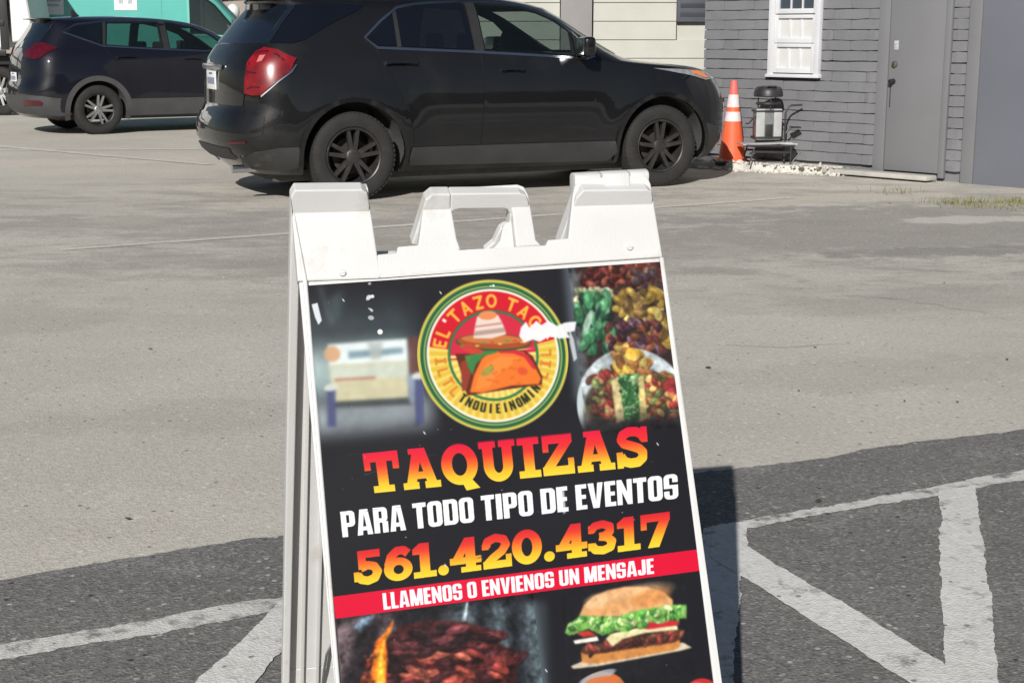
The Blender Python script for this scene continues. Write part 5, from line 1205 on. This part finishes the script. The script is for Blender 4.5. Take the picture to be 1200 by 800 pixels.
# dry grass in the joint at the wall
M_GRASS = mat('dry_grass', (.19, .185, .075), .8, var=.4, vscale=9); bm = BM()
for (cx, cy, n, sp) in ((3.62, 12.05, 170, .16), (4.15, 12.1, 200, .2), (3.95, 11.75, 90, .2), (4.6, 11.9, 120, .2), (3.3, 12.9, 40, .15)):
    for _ in range(n):
        x, y = cx+random.gauss(0, sp), cy+random.gauss(0, .09); h = random.uniform(.02, .07); a = random.uniform(0, 6.3); l = random.uniform(-.04, .04)
        p = [(x-.004*math.cos(a), y-.004*math.sin(a), .003), (x+.004*math.cos(a), y+.004*math.sin(a), .003), (x+l, y+random.uniform(-.03, .03), h)]
        bm.faces.new([bm.verts.new(q) for q in p])
tag(finish(bm, 'weed_grass', M_GRASS, smooth=False), 'thin yellowing grass growing in the tarmac before the door', 'grass', kind='stuff')

# cream boarded building behind the suv
M_CREAM = mat('cream_boards', (.455, .45, .40), .6, var=.07, vscale=2.5, bump=.1, bscale=20, dirt=(.42, .41, .34), dscale=2.5, dthr=.6)
M_PIL = mat('taupe_paint', (.26, .245, .24), .7, var=.08, vscale=3)
cream = thing('building', 'cream boarded building with a taupe pillar, behind the bonnet of the charcoal suv', 'building', (0, 17.6, 0), math.radians(-2))
bm = BM(); box(bm, (1.6, 2.05, 1.6), (7.2, 4, 3.2)); cw = finish(bm, 'wall', M_CREAM, cream, smooth=False)
z = .02; k = 0
while z < 3.1:
    h = .2075
    for a, b in ((-2.0, .55), (.93, 5.2)):
        segs = [(a, b)]
        if a > 0 and z+h > 1.46+.01 and z < 2.3: segs = [(a, 1.885), (2.32, b)]
        for a1, b1 in segs:
            bm = BM(); y0 = -.030 - random.uniform(0, .003)
            prism(bm, [(y0-.006, z), (y0+.004, z+h-.006), (.045, z+h-.006), (.045, z)], lambda u, v, d: (d, u, v), a1, b1); finish(bm, 'board', M_CREAM, cw, bevel=.003, smooth=False)
    z += .2085; k += 1
bm = BM(); box(bm, (.74, -.05, 1.6), (.36, .16, 3.2)); finish(bm, 'pillar', M_PIL, cream, bevel=.012)
bm = BM(); box(bm, (2.10, -.002, 1.90), (.42, .05, .86)); vf = finish(bm, 'shutter', mat('slate_shutter', (.075, .082, .098), .5, var=.1), cream, bevel=.006)
bm = BM()
for k in range(8): box(bm, (2.10, -.030, 1.55+.1*k), (.34, .02, .07), Matrix.Rotation(.5, 3, 'X'))
finish(bm, 'louvre', MATS['slate_shutter'], vf, bevel=.002)
# far block at upper left
M_FAR = mat('brown_grey_render', (.30, .255, .225), .85, var=.12, vscale=1.2)
far = thing('building', 'low brown building far behind the teal van', 'building', (-6.6, 44, 0), .05)
bm = BM(); box(bm, (-2, 4, 2.2), (34, 8, 4.4)); finish(bm, 'wall', M_FAR, far, bevel=.05)
for x in (-15, -11, -7, -3, 1, 5, 9):
    bm = BM(); box(bm, (x, .0, 1.9), (1.5, .12, 1.3)); f = finish(bm, 'window_frame', M_PIL, far, bevel=.02)
    bm = BM(); box(bm, (x, -.05, 1.9), (1.3, .05, 1.1)); finish(bm, 'pane', M_PANE, f)
bm = BM(); box(bm, (-2, -.1, 4.5), (34.6, .5, .3)); finish(bm, 'roof_edge', M_PIL, far, bevel=.04)
post = thing('post_lamp', 'white globe on a dark post between the teal van and the charcoal suv', 'lamp post', (-5.47, 30.0, 0))
bm = BM(); tube(bm, [(0, 0, 0), (0, 0, 1.62)], [.05, .035], 10); finish(bm, 'post', M_TRIM, post)
bm = BM(); lathe(bm, [(0, 1.60), (.09, 1.63), (.13, 1.72), (.12, 1.82), (.07, 1.88), (0, 1.90)], Matrix.Identity(4), 16); finish(bm, 'globe', M_WHITE, post)

# ------------------------------------------------------------------ traffic cone and barbecue by the wall
M_ORANGE = mat('cone_orange', (.80, .125, .045), .55, var=.12, vscale=5, dirt=(.45, .09, .04), dscale=7, dthr=.62)
M_PINK = mat('cone_faded_tip', (.75, .14, .12), .55, var=.1)
M_BAND = mat('reflective_band', (.74, .62, .62), .4, var=.12, vscale=20)
M_CBASE = mat('black_rubber_base', (.03, .028, .028), .8, var=.3)
cone = thing('traffic_cone', 'orange traffic cone with two pale bands by the nose of the charcoal suv', 'traffic cone', (2.235, 15.25, PADZ-.03))
CH = .84
def cr(z): return .030 + (.145-.030)*(1-z/CH)**1.06
def ring(z0, z1, name, m, par, off=0., n=6):
    bm = BM(); lathe(bm, [(cr(z0)+off-.004, z0)] + [(cr(z0+(z1-z0)*i/n)+off, z0+(z1-z0)*i/n) for i in range(n+1)] + [(cr(z1)+off-.004, z1)], Matrix.Identity(4), 36); return finish(bm, name, m, par)
ring(.035, CH-.13, 'cone_body', M_ORANGE, cone); ring(CH-.13, CH, 'cone_tip', M_PINK, cone)
ring(.575, .70, 'reflective_band', M_BAND, cone, .003); ring(.435, .53, 'reflective_band', M_BAND, cone, .003)
bm = BM(); box(bm, (0, 0, .018), (.36, .36, .036)); finish(bm, 'base', M_CBASE, cone, bevel=.012)
bm = BM(); lathe(bm, [(.165, .037), (.155, .06), (.14, .07)], Matrix.Identity(4), 36); finish(bm, 'foot_collar', M_ORANGE, cone)

M_GSIL = mat('grill_silver', (.20, .205, .21), .42, .4, var=.25, vscale=12, dirt=(.12, .115, .11), dscale=9, dthr=.58)
M_GBLK = mat('grill_black', (.025, .025, .026), .45, var=.3, vscale=10)
M_GWHITE = mat('grill_enamel', (.38, .385, .38), .5, var=.18, vscale=10, dirt=(.25, .24, .22), dscale=9, dthr=.6)
gx = w2(-1.20, -.30)
grill = thing('barbecue', 'silver and black upright barbecue smoker on a wire stand below the window', 'barbecue', (gx[0], gx[1], PADZ), .1)
bm = BM(); box(bm, (0, .02, .39), (.25, .16, .31)); gb = finish(bm, 'cabinet', M_GSIL, grill, bevel=.012)
bm = BM(); box(bm, (-.088, -.062, .395), (.085, .012, .29)); finish(bm, 'side_panel', M_GWHITE, gb, bevel=.004)
bm = BM(); box(bm, (.088, -.062, .395), (.080, .012, .29)); finish(bm, 'side_panel', M_GWHITE, gb, bevel=.004)
bm = BM(); box(bm, (.002, -.064, .33), (.075, .006, .12)); finish(bm, 'centre_shade_plate', M_GBLK, gb, bevel=.002)  # dark plate paints the shade in the centre of the cabinet
for z_ in (.262, .520):
    bm = BM(); box(bm, (0, .018, z_), (.275, .182, .018)); finish(bm, 'cabinet_rail', M_GBLK, gb, bevel=.003)
bm = BM(); lathe(bm, [(0, .58), (.118, .58), (.124, .592), (.118, .604), (0, .604)], Matrix.Identity(4), 26); finish(bm, 'cooking_rack', M_GBLK, grill)
for a in range(0, 360, 60):
    pass
bm = BM(); lathe(bm, [(0, .665), (.138, .660), (.146, .670), (.143, .700), (.132, .735), (.112, .756), (.06, .764), (0, .766)], Matrix.Translation((0, 0, 0)) @ Matrix.Shear('XZ', 4, (0, 0)) if False else Matrix.Identity(4), 28); lid = finish(bm, 'lid', M_GBLK, grill)
bm = BM(); tube(bm, [(-.04, -.1, .745), (-.04, -.14, .765), (.04, -.14, .765), (.04, -.1, .745)], .008, 8); finish(bm, 'lid_handle', M_GBLK, lid)
bm = BM()
for a in (30, 150, 270): tube(bm, [(.10*math.cos(math.radians(a)), .10*math.sin(math.radians(a)), .55), (.10*math.cos(math.radians(a)), .10*math.sin(math.radians(a)), .65)], .006, 6)
finish(bm, 'lid_stay', M_GBLK, grill)
bm = BM(); tube(bm, [(-.13, -.05, .47), (-.17, -.06, .44), (-.21, -.07, .40), (-.24, -.07, .40)], .008, 6); finish(bm, 'side_handle', M_GBLK, grill)
bm = BM(); tube(bm, [(.165, -.06, .0), (.165, -.06, .22), (.165, -.06, .50), (.195, -.06, .56), (.22, -.06, .575), (.33, -.06, .58)], .010, 8); finish(bm, 'stand_post', M_GBLK, grill)
bm = BM(); tube(bm, [(.165, -.06, .29), (.20, -.06, .34), (.235, -.06, .36), (.30, -.06, .36)], .009, 8); box(bm, (.27, -.06, .36), (.09, .10, .015)); finish(bm, 'side_shelf', M_GBLK, grill)
bm = BM(); box(bm, (-.03, -.03, .205), (.50, .26, .014), Matrix.Rotation(-.03, 3, 'Y')); box(bm, (.18, -.03, .205), (.18, .28, .018), Matrix.Rotation(.05, 3, 'Y')); finish(bm, 'lower_shelf', M_GWHITE, grill, bevel=.004)
for y_ in (-.17, .11):
    bm = BM(); tube(bm, [(-.25, y_, .19), (.24, y_, .185)], .011, 8); finish(bm, 'shelf_rail', M_GBLK, grill)
    bm = BM(); tube(bm, [(-.18, y_, .13), (.19, y_, .12)], .011, 8); finish(bm, 'stretcher', M_GBLK, grill)
for x0_, x1_ in ((-.16, -.22), (.20, .20), (.30, .20)):
    for y_ in (-.17, .11):
        bm = BM(); tube(bm, [(x0_, y_, .19 if x0_ < .3 else .13), (x1_, y_, .0)], .008, 6); finish(bm, 'leg', M_GBLK, grill)

# dark tree band added behind the viewer, unseen, to darken the car reflections
M_UNSEEN_TREES = mat('unseen_tree_foliage', (.045, .06, .028), .9, var=.5, vscale=.6)
bm = BM()
for k in range(150):
    x = -75 + k + RNG.uniform(-.5, .5); s_ = RNG.uniform(2.2, 4.2)
    r = bmesh.ops.create_icosphere(bm, subdivisions=2, radius=1, matrix=Matrix.Translation((x, -38 + RNG.uniform(-5, 2), s_*.9)) @ Matrix.Diagonal((s_*.8, s_*.7, s_*1.1, 1)))
    for v in r['verts']: v.co += Vector(RNG.normal(size=3))*.18
tag(finish(bm, 'unseen_tree_band', M_UNSEEN_TREES, smooth=False), 'unseen dark tree band added to be mirrored in the car sides', 'wood', kind='stuff')
